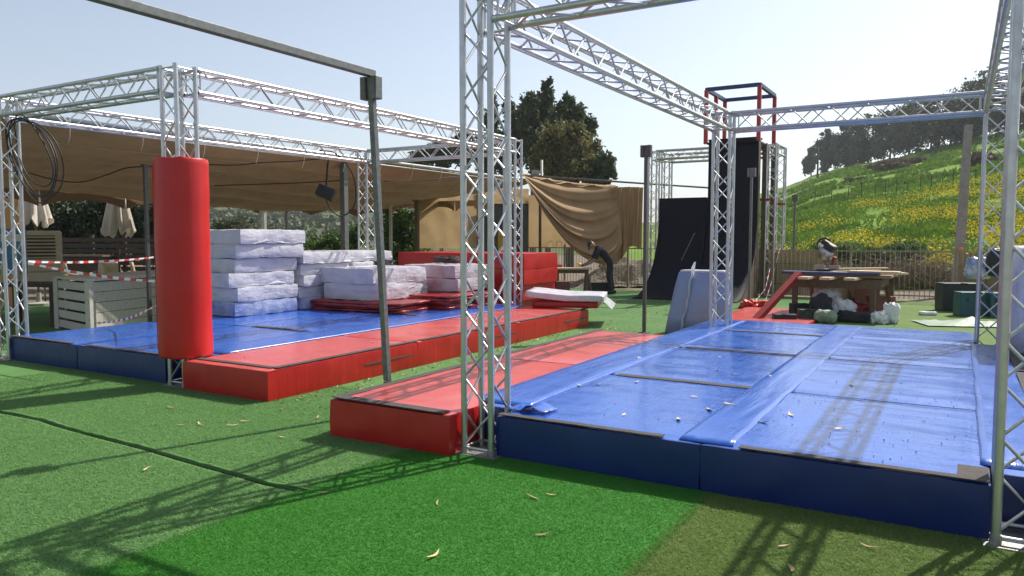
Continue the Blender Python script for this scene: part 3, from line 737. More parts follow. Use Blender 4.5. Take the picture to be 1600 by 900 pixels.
# ---------------------------------------------------------------- curved black wall (warped wall ramp) and its tower
root = thing('curved_wall', (-6.1, 19.0, 0), 0, 'black curved climbing wall with a low and a tall section', 'ramp')
def profile(h, over):
    pts = []; r = 2.35
    for i in range(15):
        a = R(84)*i/14; pts.append((r*math.sin(a)*.88, r*(1-math.cos(a))))
    y0, z0 = pts[-1]
    for i in range(1, 6):
        t = i/5; pts.append((y0+over*t, z0+(h-z0)*t))
    return pts
def ramp(u0, u1, h, over, nm):
    pr = profile(h, over); P = []
    for k in range(9):
        x = u0+(u1-u0)*k/8; P.append([(x+6.1, y, z+.004) for y, z in pr])
    mb = MB(); mb.surf(P); mb.build(nm, 'navy', root, smooth=True, solid=.03)
    for x in (u0+.02, u1-.02):
        mb = MB(); back = 2.35*.9+.25
        poly = [(y, z-.03) for y, z in pr]+[(back, h), (back, 0), (0.2, 0)]
        n = len(poly); vs = [(x+6.1-.009, y, max(0, z)) for y, z in poly]+[(x+6.1+.009, y, max(0, z)) for y, z in poly]
        mb.add(vs, [tuple(range(n)), tuple(reversed(range(n, 2*n)))]+[(i, i+n, (i+1) % n+n, (i+1) % n) for i in range(n)])
        mb.build('side_panel', 'woodold', root)
    for k in range(3):
        mb = MB(); mb.box(((u0+u1)/2+6.1, 2.2, .5+k*.75), (u1-u0-.1, .07, .1)); mb.build('joist', 'plywood', root)
ramp(-7.5, -6.12, 2.70, .02, 'low_face'); ramp(-6.10, -4.75, 4.28, .02, 'tall_face')
mb = MB(); mb.bar((-.45, 1.2, 1.0), (-.25, 1.72, 1.75), .006, .006); mb.build('pull_cord', 'cream', root)
for x in (-1.4, 0.0):
    mb = MB(); mb.box((x+.65, 2.35, (2.7 if x < -1 else 4.28)+.02), (1.35, .5, .04)); mb.build('top_ledge', 'navy', root)
root = thing('tower_rail', (-5.45, 21.95, 0), 0, 'red and blue square guard frame on top of the tall curved wall', 'railing')
c4 = [(-.72, -.95), (.70, -.95), (.70, .95), (-.72, .95)]
for (x, y) in c4+[(-.72, 0)]:
    mb = MB(); mb.box((x, y, 4.92), (.10, .10, 1.46)); mb.build('post', 'redpaint', root, bevel=.006)
for i in range(4):
    a, b = c4[i], c4[(i+1) % 4]; mb = MB(); mb.bar((*a, 5.67), (*b, 5.67), .09, .10); mb.build('rail', 'bluepaint', root, bevel=.006)
mb = MB(); mb.box((0, 0, 4.20), (1.36, 1.98, .05)); mb.build('deck', 'navy', root)
for x in (-.7, .7):
    for y in (-.2, .9):
        mb = MB(); mb.box((x, y, 2.08), (.09, .09, 4.16)); mb.build('leg', 'woodold', root)
for (x0, x1, y) in ((1186, 1203, 312), (1210, 1226, 319)):
    a = at_depth(x0, y, 21.3); b = at_depth(x1, y, 21.0); mb = MB(); mb.bar(a, b, .06, .06)
    one('red_step', mb, 'redpaint', ['red rung on the inner far truss post', 'red rung on the outer far truss post'][x0 > 1200], 'rung', 'red rungs on the far posts')

# ---------------------------------------------------------------- fences
def loop_fence(a, b, label, h=1.30, gap=.115, m='fencetan', loops=True):
    a, b = Vector(a), Vector(b); L = (b-a).length; rz = math.atan2(b.y-a.y, b.x-a.x)
    root = thing('loop_top_fence', tuple(a), rz, label, 'fence', 'loop top metal fences')
    for z in (.14, h-.03):
        mb = MB(); mb.bar((0, 0, z), (L, 0, z), .035, .012, (0, 1, 0)); mb.build('rail', m, root)
    n = int(L/gap); pm = MB(); pm.tube([(0, 0, .05), (0, 0, h)], .0085, 6)
    lm = MB(); lm.tube([(-gap+gap*(1-math.cos(math.pi*i/10)), 0, .20*math.sin(math.pi*i/10)**.8) for i in range(11)], .0085, 6)
    me = None; ml = None
    for k in range(n+1):
        if me is None: o = pm.build('picket', m, root, smooth=True); me = o.data
        else: o = bpy.data.objects.new('picket', me); link(o, root)
        o.location = (k*gap, 0, 0)
        if loops and k % 3 == 1:
            if ml is None: o = lm.build('loop', m, root, smooth=True); ml = o.data
            else: o = bpy.data.objects.new('loop', ml); link(o, root)
            o.location = (k*gap, 0, h)
    for k in range(int(L/2.4)+1):
        mb = MB(); mb.box((k*2.4, .03, (h+.08)/2), (.06, .06, h+.08)); mb.build('fence_post', m, root)
loop_fence((-4.9, 21.75, 0), (5.2, 22.1, 0), 'cream loop top fence at the foot of the green hill')
loop_fence((-24.5, 23.2, 0), (-14.0, 23.3, 0), 'cream loop top fence under the far canopy edge')
loop_fence((-13.9, 23.3, 0), (-7.9, 22.6, 0), 'cream loop top fence behind the tan canvas wall and the tarp')
def reed_screen(a, b, h, label, seed):
    a, b = Vector(a), Vector(b); L = (b-a).length; rz = math.atan2(b.y-a.y, b.x-a.x)
    root = thing('reed_screen', tuple(a), rz, label, 'screen', 'reed screens on the fence')
    rr = random.Random(seed); mb = MB(); x = 0
    while x < L:
        w = rr.uniform(.025, .05); hh = h+rr.uniform(-.05, .06); mb.box((x+w/2, rr.uniform(-.012, .012), hh/2+.03), (w*.86, .015, hh)); x += w
    tag(mb.build('reeds', 'reed', root), kind='stuff')
    for z in (.35, .9): 
        mb = MB(); mb.box((L/2, -.022, z), (L, .006, .012)); mb.build('binding_wire', 'galvdark', root)
reed_screen((-5.6, 21.9, 0), (-2.9, 22.0, 0), 1.22, 'tan reed screen on the fence behind the mitre saw', 3)
reed_screen((-.05, 22.15, 0), (5.0, 22.35, 0), 1.2, 'tan reed screen on the fence at the far right', 5)
p = floor_at(1497, 21.5); root = thing('concrete_post', (p.x, p.y, 0), R(10), 'tall tapered concrete post standing at the fence below the hill', 'post')
mb = MB(); z1 = at_depth(1506, 196, 21.5).z
mb.add([(x*.13, y*.12, 0) for x, y in ((-1, -1), (1, -1), (1, 1), (-1, 1))]+[(x*.09+.13, y*.09, z1) for x, y in ((-1, -1), (1, -1), (1, 1), (-1, 1))], [(3, 2, 1, 0), (4, 5, 6, 7), (0, 1, 5, 4), (1, 2, 6, 5), (2, 3, 7, 6), (3, 0, 4, 7)])
mb.build('shaft', 'concrete', root, bevel=.01)
mb = MB(); mb.lathe([(.02, -.06), (.10, -.04), (.11, 0), (.10, .04), (.02, .06)], 14, (-.02, -.2, 1.30)); mb.build('orange_lamp', 'orange', root, smooth=True)

# ---------------------------------------------------------------- far work bench and the man
root = thing('work_bench', tuple(floor_at(876, 21.7)), R(30), 'pale plank laid on trestles as a bench in front of the man', 'bench')
mb = MB(); mb.box((-.05, 0, .74), (1.85, .34, .045)); mb.build('plank', 'woodpale', root, bevel=.004)
mb = MB(); mb.box((.05, .02, .66), (1.5, .10, .11)); mb.build('beam', 'woodold', root)
for x, nmn in ((.72, 'trestle_leg'), (-.72, 'trestle_leg')):
    for s in (-1, 1):
        mb = MB(); mb.bar((x-.02*s, s*.22, 0), (x+.02, s*.05, .66), .06, .08); mb.build(nmn, 'woodold', root)
        mb = MB(); mb.bar((x+.14, s*.24, 0), (x+.02, s*.05, .68), .05, .07); mb.build(nmn, 'woodold', root)
for k, (px, d, sx, h, m, lb) in enumerate(((838, 21.6, .42, .46, 'rattan', 'tan wooden crate under the left end of the pale plank'), (880, 21.9, .38, .34, 'redbrown', 'brown wooden box under the pale plank'), (938, 22.4, .62, .28, 'black', 'dark sloping box lying behind the bent man'))):
    r = thing('wooden_box', tuple(floor_at(px, d)), R(20+k*9), lb, 'box')
    mb = MB(); mb.box((0, 0, h/2), (sx, .36, h)); mb.build('body', m, r, bevel=.008)
    mb = MB(); mb.box((0, 0, h+.012), (sx*1.04, .38, .024)); mb.build('lid', m, r)
r = thing('mat_offcut', tuple(floor_at(842, 22.3)), R(32), 'red and blue mat lying on boxes behind the pale plank', 'mat')
mb = MB(); mb.box((0, 0, .79), (1.3, .8, .10)); mb.build('red_base', 'redside_shaded', r, bevel=.01)
mb = MB(); mb.box((-.1, 0, .865), (1.05, .75, .05)); mb.build('blue_top', 'bluepaint', r, bevel=.01)
for x in (-.5, .5):
    mb = MB(); mb.box((x, 0, .37), (.12, .6, .74)); mb.build('support_block', 'woodold', r)

# man bent over the bench, feet apart, both arms reaching down to the grinder (local x = towards the bench, z up)
def skin_mesh(name, verts, edges, m, parent, sub=2):
    me = bpy.data.meshes.new(name); me.from_pydata([v[:3] for v in verts], edges, []); me.update(); me.materials.append(M[m])
    o = bpy.data.objects.new(name, me); link(o, parent)
    o.modifiers.new('skin', 'SKIN')
    for i, v in enumerate(verts):
        sv_ = me.skin_vertices[0].data[i]; sv_.radius = (v[3], v[4] if len(v) > 4 else v[3]); sv_.use_root = (i == 0)
    o.modifiers['skin'].use_smooth_shade = True
    sb = o.modifiers.new('sub', 'SUBSURF'); sb.levels = sub; sb.render_levels = sub
    return o
mp = floor_at(952, 21.9)
man = thing('person', tuple(mp), YAW+math.pi, 'person in dark clothes and cap bending over the bench with a power tool', 'person')
# local +x points to image left (towards the bench), local -y towards ... the far side
V_ = [(-.02, 0, .93, .155, .125), (.10, 0, 1.08, .15, .13), (.24, 0, 1.22, .175, .14), (.34, 0, 1.31, .15, .115), (.42, 0, 1.36, .062),     # 0 pelvis .. 4 neck
      (-.02, .10, .88, .105), (.03, .12, .50, .078), (-.05, .13, .10, .055),                                                             # 5 leg
      (-.04, -.10, .88, .105), (-.06, -.13, .50, .078), (-.15, -.15, .10, .055),                                                           # 8 leg
      (.32, .20, 1.26, .078), (.42, .24, 1.00, .055),                                                                                     # 11 arm (sleeve)
      (.33, -.20, 1.26, .078), (.46, -.24, 1.02, .055)]
E_ = [(0, 1), (1, 2), (2, 3), (3, 4), (0, 5), (5, 6), (6, 7), (0, 8), (8, 9), (9, 10), (2, 11), (11, 12), (2, 13), (13, 14)]
skin_mesh('body', V_, E_, 'blackcloth', man)
for s, el, ha in ((1, (.42, .24, 1.00), (.60, .10, .86)), (-1, (.46, -.24, 1.02), (.66, -.08, .88))):
    skin_mesh('forearm', [(*el, .046), ((el[0]+ha[0])/2, (el[1]+ha[1])/2, (el[2]+ha[2])/2, .040), (*ha, .030), (ha[0]+.06, ha[1]-.01*s, ha[2]-.01, .040, .024)], [(0, 1), (1, 2), (2, 3)], 'skin', man)
    for k in range(4):
        b = Vector((ha[0]+.08, ha[1]-.01*s+(k-1.5)*.02, ha[2]-.005))
        skin_mesh('finger', [(*b, .0095), (*(b+Vector((.035, 0, -.012))), .0085), (*(b+Vector((.045, 0, -.042))), .008), (*(b+Vector((.022, 0, -.058))), .007)], [(0, 1), (1, 2), (2, 3)], 'skin', man, 1)
    b = Vector((ha[0]+.035, ha[1]+.035*s, ha[2]-.005)); skin_mesh('thumb', [(*b, .011), (*(b+Vector((.03, .012*s, -.02))), .010), (*(b+Vector((.05, -.002*s, -.04))), .008)], [(0, 1), (1, 2)], 'skin', man, 1)
# head with face, looking down at the work
hd = MB(); H0 = Vector((.52, 0, 1.41)); tilt = Matrix.Rotation(R(62), 3, 'Y')
pr = []
for i in range(13):
    a = math.pi*i/12; pr.append((math.sin(a), -math.cos(a)))
vs = []; fs = []; n = 20
for (rr_, zz) in pr:
    for j in range(n):
        a = 2*math.pi*j/n; x = rr_*.098*math.cos(a); y = rr_*.077*math.sin(a); z = zz*.118
        if zz < 0: x *= 1-.16*(-zz); y *= 1-.28*(-zz)
        if math.cos(a) > .93 and -.35 < zz < .12: x += .022*(1-abs(zz+.15)/.3)      # nose
        if math.cos(a) > .6 and .02 < zz < .3: x -= .008                             # eye sockets
        if math.cos(a) > .8 and -.62 < zz < -.42: x += .005                          # lips
        vs.append(H0+tilt @ Vector((x, y, z)))
for i in range(12):
    for j in range(n): fs.append((i*n+j, i*n+(j+1) % n, (i+1)*n+(j+1) % n, (i+1)*n+j))
hd.add(vs, fs); hd.build('head', 'skin', man, smooth=True)
for s in (-1, 1):
    mb = MB(); mb.lathe([(.002, -.012), (.011, -.006), (.013, 0), (.011, .006), (.002, .012)], 10); mb.v = [tuple(H0+tilt @ Vector((.084+p[0]*.5, s*.032+p[1], .012+p[2]))) for p in mb.v]; mb.build('eye', 'whiteplastic', man, smooth=True)
    mb = MB(); mb.lathe([(.004, -.03), (.018, -.015), (.022, .01), (.014, .03), (.003, .036)], 10); mb.v = [tuple(H0+tilt @ Vector((p[0]*.9-.005, s*.076+p[1]*.4, p[2]))) for p in mb.v]; mb.build('ear', 'skin', man, smooth=True)
mb = MB(); vs = []; fs = []
for i in range(8):
    a = math.pi*.5*i/7; r_ = math.cos(a); zz = .02+.108*math.sin(a)
    for j in range(n): t = 2*math.pi*j/n; vs.append(H0+tilt @ Vector((r_*.108*math.cos(t)-.004, r_*.087*math.sin(t), zz)))
for i in range(7):
    for j in range(n): fs.append((i*n+j, i*n+(j+1) % n, (i+1)*n+(j+1) % n, (i+1)*n+j))
mb.add(vs, fs); cap = mb.build('cap', 'black', man, smooth=True)
mb = MB(); P = [[H0+tilt @ Vector((.08+.09*i/4, (-.07+.14*j/8)*(1-.2*i/4), .035-.03*(j/4-1)**2-.015*i/4)) for j in range(9)] for i in range(5)]
mb.surf(P); mb.build('cap_brim', 'black', cap, smooth=True, solid=.006)
for s, x0 in ((1, -.05), (-1, -.15)):
    mb = softbox((.27, .10, .09), 8, .03, 0, 1, 0); mb.v = [(x+x0+.06, y+s*.14, z*(1.15 if x < 0 else .85)) for x, y, z in mb.v]; mb.build('shoe', 'black', man, smooth=True)
mb = MB(); mb.bar((-.02, -.17, .30), (.03, -.185, .86), .012, .035, (1, 0, 0)); mb.build('trouser_stripe', 'purple', man)
# grinder in his hands
tp = man.matrix_basis @ Vector((.74, 0, .82))
tool = thing('power_tool', tuple(tp), YAW+math.pi, 'small yellow and blue power tool held against the plank', 'tool')
mb = MB(); mb.tube([(-.16, .05, .05), (-.06, .03, .02), (.02, .01, 0), (.08, 0, -.01)], [.03, .034, .036, .03], 12); mb.build('motor_body', 'bluepaint', tool, smooth=True)
mb = MB(); mb.tube([(.06, 0, .0), (.13, -.01, .03), (.17, -.02, .06)], [.045, .05, .03], 12); mb.build('yellow_head', 'yellow', tool, smooth=True)
mb = MB(); mb.lathe([(.06, -.004), (.062, 0), (.06, .004)], 20, (.12, 0, -.03)); mb.build('disc', 'steel', tool, smooth=True)

# ---------------------------------------------------------------- work table with the mitre saw
root = thing('work_table', (-2.1, 16.9, 0), R(-2), 'rough timber work table with boards and a mitre saw on it', 'table')
for (x, y) in ((-.80, -.50), (.66, -.50), (-.66, .62), (.86, .62)):
    mb = MB(); mb.box((x, y, .41), (.10, .10, .82)); mb.build('leg', 'woodold', root, bevel=.005)
mb = MB(); mb.box((-.05, -.57, .71), (1.75, .045, .19)); mb.build('apron', 'woodold', root, bevel=.004)
mb = MB(); mb.box((.12, .69, .73), (1.75, .045, .17)); mb.build('apron', 'woodold', root, bevel=.004)
for x in (-.78, .80):
    mb = MB(); mb.box((x, .06, .735), (.05, 1.2, .16)); mb.build('apron', 'woodold', root, bevel=.004)
mb = MB(); mb.box((.02, .06, .86), (1.9, 1.35, .05)); mb.build('top_board', 'plywood', root, bevel=.004)
def board(a, b, w, t, m, label, rz=0):
    mb = MB(); a, b = Vector(a), Vector(b); c = (a+b)/2; mb.bar(a-c, b-c, w, t, (0, 0, 1)); return one('timber_board', mb, m, label, 'board', 'loose boards on the work table', loc=tuple(c), bevel=.004)
T = .885
for k, (x, lb) in enumerate(((-2.62, 'leftmost short batten sticking out under the table top'), (-2.22, 'middle short batten sticking out under the table top'), (-1.78, 'rightmost short batten sticking out under the table top'))):
    mb = MB(); mb.box((0, 0, 0), (.20, .75, .05)); one('timber_board', mb, 'woodpale', lb, 'board', 'short battens', loc=(x, 16.20, .826), rz=R(-8), bevel=.004)
board((-3.15, 16.42, T+.03), (-1.35, 16.30, T+.03), .30, .05, 'bluepaint', 'long blue painted board along the front of the work table')
board((-1.9, 16.45, T+.075), (-1.0, 16.35, T+.075), .34, .03, 'woodpale', 'wide pale board lying over the blue board')
board((-1.75, 16.75, T+.02), (-.95, 17.15, T+.02), .32, .04, 'woodpale', 'pale board at the right end of the work table')
board((-2.25, 16.65, T+.03), (-1.45, 17.35, T+.07), .16, .05, 'woodpale', 'pale plank lying askew behind the blue board')
board((-2.18, 16.85, T+.10), (-1.30, 17.45, T+.11), .14, .03, 'woodpale', 'upper pale plank lying askew next to the saw')
# mitre saw
ms = thing('mitre_saw', (-2.42, 16.95, T), R(-25), 'black mitre saw with raised round blade guard on the work table', 'saw')
mb = MB(); mb.box((0, 0, .035), (.62, .16, .05)); mb.box((0, 0, .02), (.30, .34, .04)); mb.build('base', 'black', ms, bevel=.006)
mb = MB(); mb.lathe([(.16, 0), (.165, .015), (.16, .03)], 28, (0, 0, .062)); mb.build('turntable', 'galvdark', ms, smooth=True)
mb = MB(); mb.box((-.17, .06, .12), (.24, .025, .10)); mb.build('fence_plate', 'steel', ms)
mb = MB(); mb.box((.17, .06, .12), (.24, .025, .10)); mb.build('fence_plate', 'steel', ms)
mb = MB(); mb.bar((.06, .14, .05), (.14, .12, .34), .08, .07); mb.build('pivot_arm', 'redbrown', ms, bevel=.01)
rotb = Matrix.Rotation(R(90), 3, 'X') @ Matrix.Identity(3)
mb = MB(); mb.lathe([(.02, -.022), (.155, -.02), (.165, 0), (.155, .02), (.02, .022)], 30); mb.v = [tuple(rotb @ Vector(p)+Vector((0, .02, .42))) for p in mb.v]; mb.build('blade_guard', 'galvdark', ms, smooth=True)
mb = MB(); mb.lathe([(.01, -.003), (.175, -.002), (.175, .002), (.01, .003)], 36); mb.v = [tuple(rotb @ Vector(p)+Vector((0, -.01, .40))) for p in mb.v]; mb.build('blade', 'steel', ms, smooth=True)
mb = MB(); mb.box((.06, .0, .56), (.34, .16, .15), Matrix.Rotation(R(28), 3, 'Y')); mb.build('motor_housing', 'black', ms, bevel=.03)
mb = MB(); mb.tube([(-.20, 0, .60), (-.14, 0, .70), (-.02, 0, .73), (.10, 0, .68)], .024, 10); mb.build('handle', 'black', ms, smooth=True)
mb = MB(); mb.box((-.06, -.085, .59), (.12, .01, .05), Matrix.Rotation(R(28), 3, 'Y')); mb.build('rating_plate', 'tapewhite', ms)
# leaning red post and red mat
mb = MB(); a = on_v(1180, 500, 15.0); a.z = .02; b = on_v(1248, 428, 16.15); mb.bar(a, b, .15, .10); one('red_beam', mb, 'redold', 'dark red painted beam leaning on the work table', 'beam', bevel=.006)
root = mat_block(-4.15, -2.35, 13.4, 17.6, 'red', 'redside_shaded', 'thin red mat on the turf left of the work table', None, (), 140, h=.06)
# clutter under and beside the table
def blob(name, loc, dims, m, label, cat, seed, amp=.12, freq=3.2, n=22):
    mb = softbox(dims, n, min(dims)*.40, 0, 1, seed)
    so = Vector((seed*2.1, seed, 0)); out = []
    for p in mb.v:
        v = Vector(p); c = Vector((0, 0, dims[2]*.45)); d = (v-c); k = 1+amp*2.2*noise.fractal(v*freq/max(dims)*1.2+so, .8, 2, 4)-amp*.9*abs(noise.noise(v*freq*3/max(dims)+so))
        q = c+d*k; q.z = max(0, q.z); out.append(tuple(q))
    mb.v = out; return one(name, mb, m, label, cat, loc=tuple(loc), smooth=True)
def gpt(px, d, z=0): p = floor_at(px, d); p.z = z; return p
blob('white_bag', gpt(1293, 15.6), (.5, .4, .62), 'whiteplastic', 'white plastic bag standing behind the black backpack under the table', 'bag', 2)
blob('backpack', gpt(1285, 14.9), (.40, .32, .50), 'blackcloth', 'black backpack under the work table', 'bag', 4, .08)
blob('grey_bucket_bag', gpt(1292, 14.5), (.40, .3, .24), 'greentarp', 'grey green bag in front of the black backpack', 'bag', 6, .08)
blob('white_bag', gpt(1318, 15.0), (.46, .34, .40), 'whiteplastic', 'crumpled white bag right of the black backpack', 'bag', 8, .16)
blob('red_cloth', gpt(1345, 15.2, .1), (.44, .30, .22), 'redtarp', 'dark red cloth bundle under the table', 'cloth', 9, .2)
blob('white_bag', gpt(1395, 14.4), (.26, .22, .40), 'whiteplastic', 'tall white plastic bag at the right table leg', 'bag', 11, .15)
blob('white_bag', gpt(1377, 14.3), (.26, .2, .22), 'whiteplastic', 'small white bag at the foot of the right table leg', 'bag', 12, .2)
blob('dark_sack', gpt(1337, 14.6), (.60, .3, .20), 'blackcloth', 'flat dark sack lying under the table', 'bag', 14, .12)
def case(px, d, dims, m, label, rz=0, lid=True):
    r = thing('tool_case', tuple(gpt(px, d)), rz, label, 'tool case')
    mb = MB(); mb.box((0, 0, dims[2]/2), dims); mb.build('body', m, r, bevel=.012)
    mb = MB(); mb.tube([(-.07, -dims[1]/2, dims[2]*.93), (-.06, -dims[1]/2-.03, dims[2]*1.0), (.06, -dims[1]/2-.03, dims[2]*1.0), (.07, -dims[1]/2, dims[2]*.93)], .011, 8); mb.build('handle', 'black', r, smooth=True)
    for x in (-.3, .3):
        mb = MB(); mb.box((x*dims[0], -dims[1]/2-.006, dims[2]*.7), (.05, .012, .06)); mb.build('latch', 'black', r)
    return r
case(1228, 14.6, (.42, .26, .16), 'black', 'flat black tool case left of the table legs', R(20))
case(1252, 15.3, (.36, .26, .30), 'blackcloth', 'dark tool case behind the flat black case', R(30))
case(1262, 14.7, (.30, .22, .24), 'greenplastic', 'small dark green tool case under the table', R(25))
for k, (px, d, dims, lb) in enumerate(((1355, 16.8, (.5, .35, .62), 'brown cardboard box under the table, standing at the back'), (1378, 15.4, (.44, .34, .44), 'brown cardboard box right of the table leg'), (1318, 17.0, (.5, .3, .5), 'pale brown cardboard box behind the white bags'))):
    r = thing('cardboard_box', tuple(gpt(px, d)), R(15+25*k), lb, 'box')
    mb = MB(); mb.box((0, 0, dims[2]/2), dims); mb.build('body', 'redbrown' if k < 2 else 'cardboard', r, bevel=.006)
    for s in (-1, 1):
        mb = MB(); mb.bar((0, s*dims[1]/2, dims[2]), (0, s*(dims[1]/2+.12), dims[2]+.05), .006, dims[0]*.95, (0, 0, 1)); mb.build('flap', 'cardboard', r)
# tool boxes and bags at the right
case(1500, 16.9, (.82, .42, .62), 'black', 'big black tool box standing open at the right', R(24))
case(1524, 15.8, (.66, .34, .50), 'teal', 'teal tool box in front of the big black box', R(24))
case(1565, 15.6, (.5, .34, .50), 'teal', 'second teal tool box partly behind the right truss post', R(24))
blob('clear_bag', at_depth(1528, 436, 12.2), (.36, .30, .34), 'bagprint', 'clear plastic bag of coloured things tied to the far right truss post', 'bag', 17, .12)
blob('black_bag', at_depth(1562, 432, 11.9), (.36, .28, .44), 'black', 'black bag hanging on the far right truss post', 'bag', 18, .1)
mb = MB(); P = [[(x*.16-.8, y*.12-.5, .02+.16*max(0, noise.fractal(Vector((x*.5, y*.5, 9)), 1, 2, 3)+.35)*math.sin(math.pi*x/10)*math.sin(math.pi*y/8)) for y in range(9)] for x in range(11)]
mb.surf(P); one('green_tarp', mb, 'greentarp', 'crumpled pale green tarp on the turf before the teal tool box', 'tarp', loc=tuple(gpt(1512, 14.2)), rz=R(20), smooth=True)
mb = softbox((.34, .12, .08), 8, .03, .01, 5, 3); one('white_tube', mb, 'whiteplastic', 'short white tube lying on the olive turf', 'tube', loc=tuple(gpt(1453, 15.9)), rz=R(20), smooth=True)
pile = thing('brush_heap', tuple(gpt(1440, 24.2)), YAW, 'heap of dry brown twigs behind the fence below the hill', 'brush')
tw = rng.normal(size=(5200, 3))*np.array([1.5, .5, .30])+np.array([0, .3, .42]); tw = tw[tw[:, 2] > .02]
BRUSH = (pile, tw)

# ---------------------------------------------------------------- seating area under the canopy
root = thing('bar_counter', (-12.45, 7.30, 0), 0, 'white slatted pallet bar counter behind the left platform', 'counter')
C0, C1, C2 = Vector((0, 0)), Vector((-1.48, .30)), Vector((-.62, 2.4))
ang = math.atan2(C2.y-C0.y, C2.x-C0.x); d1 = (C2-C0).normalized(); d2 = (C1-C0).normalized()
mb = MB(); c = (C1+C2)/2; mb.add([(*(C0-d1*.04-d2*.05), .90), (*(C1-d1*.04), .90), (*(C1+C2+d1*.05), .90), (*(C2-d2*.05), .90)]+[(*(C0-d1*.04-d2*.05), .945), (*(C1-d1*.04), .945), (*(C1+C2+d1*.05), .945), (*(C2-d2*.05), .945)], [(0, 3, 2, 1), (4, 5, 6, 7), (0, 1, 5, 4), (1, 2, 6, 5), (2, 3, 7, 6), (3, 0, 4, 7)]); mb.build('counter_top', 'woodwhite', root, bevel=.005)
for k in range(5):
    z = .10+k*.175
    mb = MB(); a = C0+d2*.05; b = C1; mb.bar((*a, z), (*b, z), .135, .02, (d1.x, d1.y, 0)); mb.build('end_slat', 'woodwhite', root, bevel=.003)
    mb = MB(); a = C0+d1*.05; b = C2; mb.bar((*a, z), (*b, z), .167, .02, (d2.x, d2.y, 0)); mb.build('side_slat', 'woodwhite', root, bevel=.003)
for q in (C0+(d1+d2)*.01, C1, C2):
    mb = MB(); mb.box((q.x, q.y, .45), (.10, .10, .90), Matrix.Rotation(ang, 3, 'Z')); mb.build('corner_post', 'woodwhite', root, bevel=.004)
mb = MB(); mb.box((C1+C2).to_3d()*.5+Vector((0, 0, .45)), (.9, 1.9, .8), Matrix.Rotation(ang-R(90), 3, 'Z')); mb.build('inner_panel', 'wooddark', root)
def table(px, d, w, dd, h, label, m='wooddark', rz=R(15)):
    r = thing('low_table', tuple(gpt(px, d)), rz, label, 'table', 'dark tables in the seating area')
    mb = MB(); mb.box((0, 0, h-.03), (w, dd, .06)); mb.build('top', m, r, bevel=.005)
    for sx in (-1, 1):
        for sy in (-1, 1):
            mb = MB(); mb.box((sx*(w/2-.07), sy*(dd/2-.07), (h-.06)/2), (.11, .11, h-.06)); mb.build('leg', m, r, bevel=.004)
table(52, 14.3, 1.35, .75, .78, 'dark wooden table left of the white counter', rz=R(25))
table(185, 16.0, 1.2, .75, .72, 'dark wooden table behind the white counter', rz=R(20))
def chair(px, d, rz, label):
    r = thing('armchair', tuple(gpt(px, d)), rz, label, 'chair', 'tan armchairs in the seating area')
    mb = MB(); mb.box((0, 0, .42), (.60, .54, .10)); mb.build('seat', 'rattan', r, bevel=.02)
    P = [[(-.28+.56*i/10, .24+.10*k/5-.05*math.cos((i/10-.5)*3), .42+.56*k/5) for k in range(6)] for i in range(11)]
    mb = MB(); mb.surf(P); mb.build('backrest', 'rattan', r, smooth=True, solid=.04)
    for s in (-1, 1):
        mb = MB(); mb.tube([(s*.29, -.24, .42), (s*.31, -.22, .62), (s*.31, .05, .66), (s*.29, .28, .70)], .024, 8); mb.build('armrest', 'rattan', r, smooth=True)
        for y in (-.22, .22):
            mb = MB(); mb.tube([(s*.25, y, 0), (s*.26, y*.95, .37)], .022, 8); mb.build('leg', 'rattan', r, smooth=True)
chair(92, 19.2, R(200), 'tan armchair nearest the beige air cooler')
chair(121, 19.6, R(160), 'tan armchair second from the air cooler')
chair(155, 20.3, R(20), 'tan armchair behind the others, left of the umbrella pole')
chair(190, 19.6, R(190), 'tan armchair below the folded umbrella')
chair(226, 20.0, R(150), 'tan armchair just left of the red pad')
p = gpt(62, 16.4); root = thing('air_cooler', tuple(p), YAW+R(25), 'beige evaporative air cooler with louvres beside the armchairs', 'air cooler')
mb = MB(); mb.box((0, 0, 1.33), (.80, .62, .88)); mb.build('cabinet', 'beigeplastic', root, bevel=.04)
mb = MB(); mb.box((0, 0, .76), (.86, .68, .26)); mb.build('tank', 'beigeplastic', root, bevel=.04)
mb = MB(); mb.box((.05, -.312, 1.42), (.56, .02, .5)); mb.build('grille_recess', 'wooddark', root)
for k in range(7):
    mb = MB(); mb.box((.05, -.325, 1.20+k*.072), (.56, .03, .028), Matrix.Rotation(R(35), 3, 'X')); mb.build('louvre', 'beigeplastic', root)
for sx in (-1, 1):
    for sy in (-1, 1):
        mb = MB(); mb.box((sx*.36, sy*.27, .315), (.07, .07, .63)); mb.build('leg', 'galvdark', root)
def closed_umbrella(px, d, z0, z1, label, seed):
    p = gpt(px, d); r = thing('folded_umbrella', tuple(p), seed, label, 'umbrella', 'folded umbrellas in the seating area')
    mb = MB(); mb.tube([(0, 0, 0), (0, 0, z1+.12)], .025, 10); mb.build('pole', 'woodold', r, smooth=True)
    H = z1-z0; vs = []; fs = []; n = 48; K = 10
    for i in range(K+1):
        t = i/K; rad = .10+.21*(1-t)**.8
        for j in range(n):
            a = 2*math.pi*j/n; q = rad*(1+.30*math.cos(8*a+.6*math.sin(a))*(1-.5*t)+.08*math.sin(3*a+seed))
            zz = z0+H*t+(.10*math.cos(8*a+1)-.05*math.sin(3*a) if i == 0 else 0)
            vs.append((q*math.cos(a), q*math.sin(a), zz))
    for i in range(K):
        for j in range(n): fs.append((i*n+j, i*n+(j+1) % n, (i+1)*n+(j+1) % n, (i+1)*n+j))
    fs.append(tuple(K*n+j for j in range(n)))
    mb = MB(); mb.add(vs, fs); mb.build('canopy_folds', 'umbrella', r, smooth=True)
    mb = MB(); mb.lathe([(.32, 0), (.32, .06), (.06, .09), (.05, .3)], 20); mb.build('base', 'concrete', r)
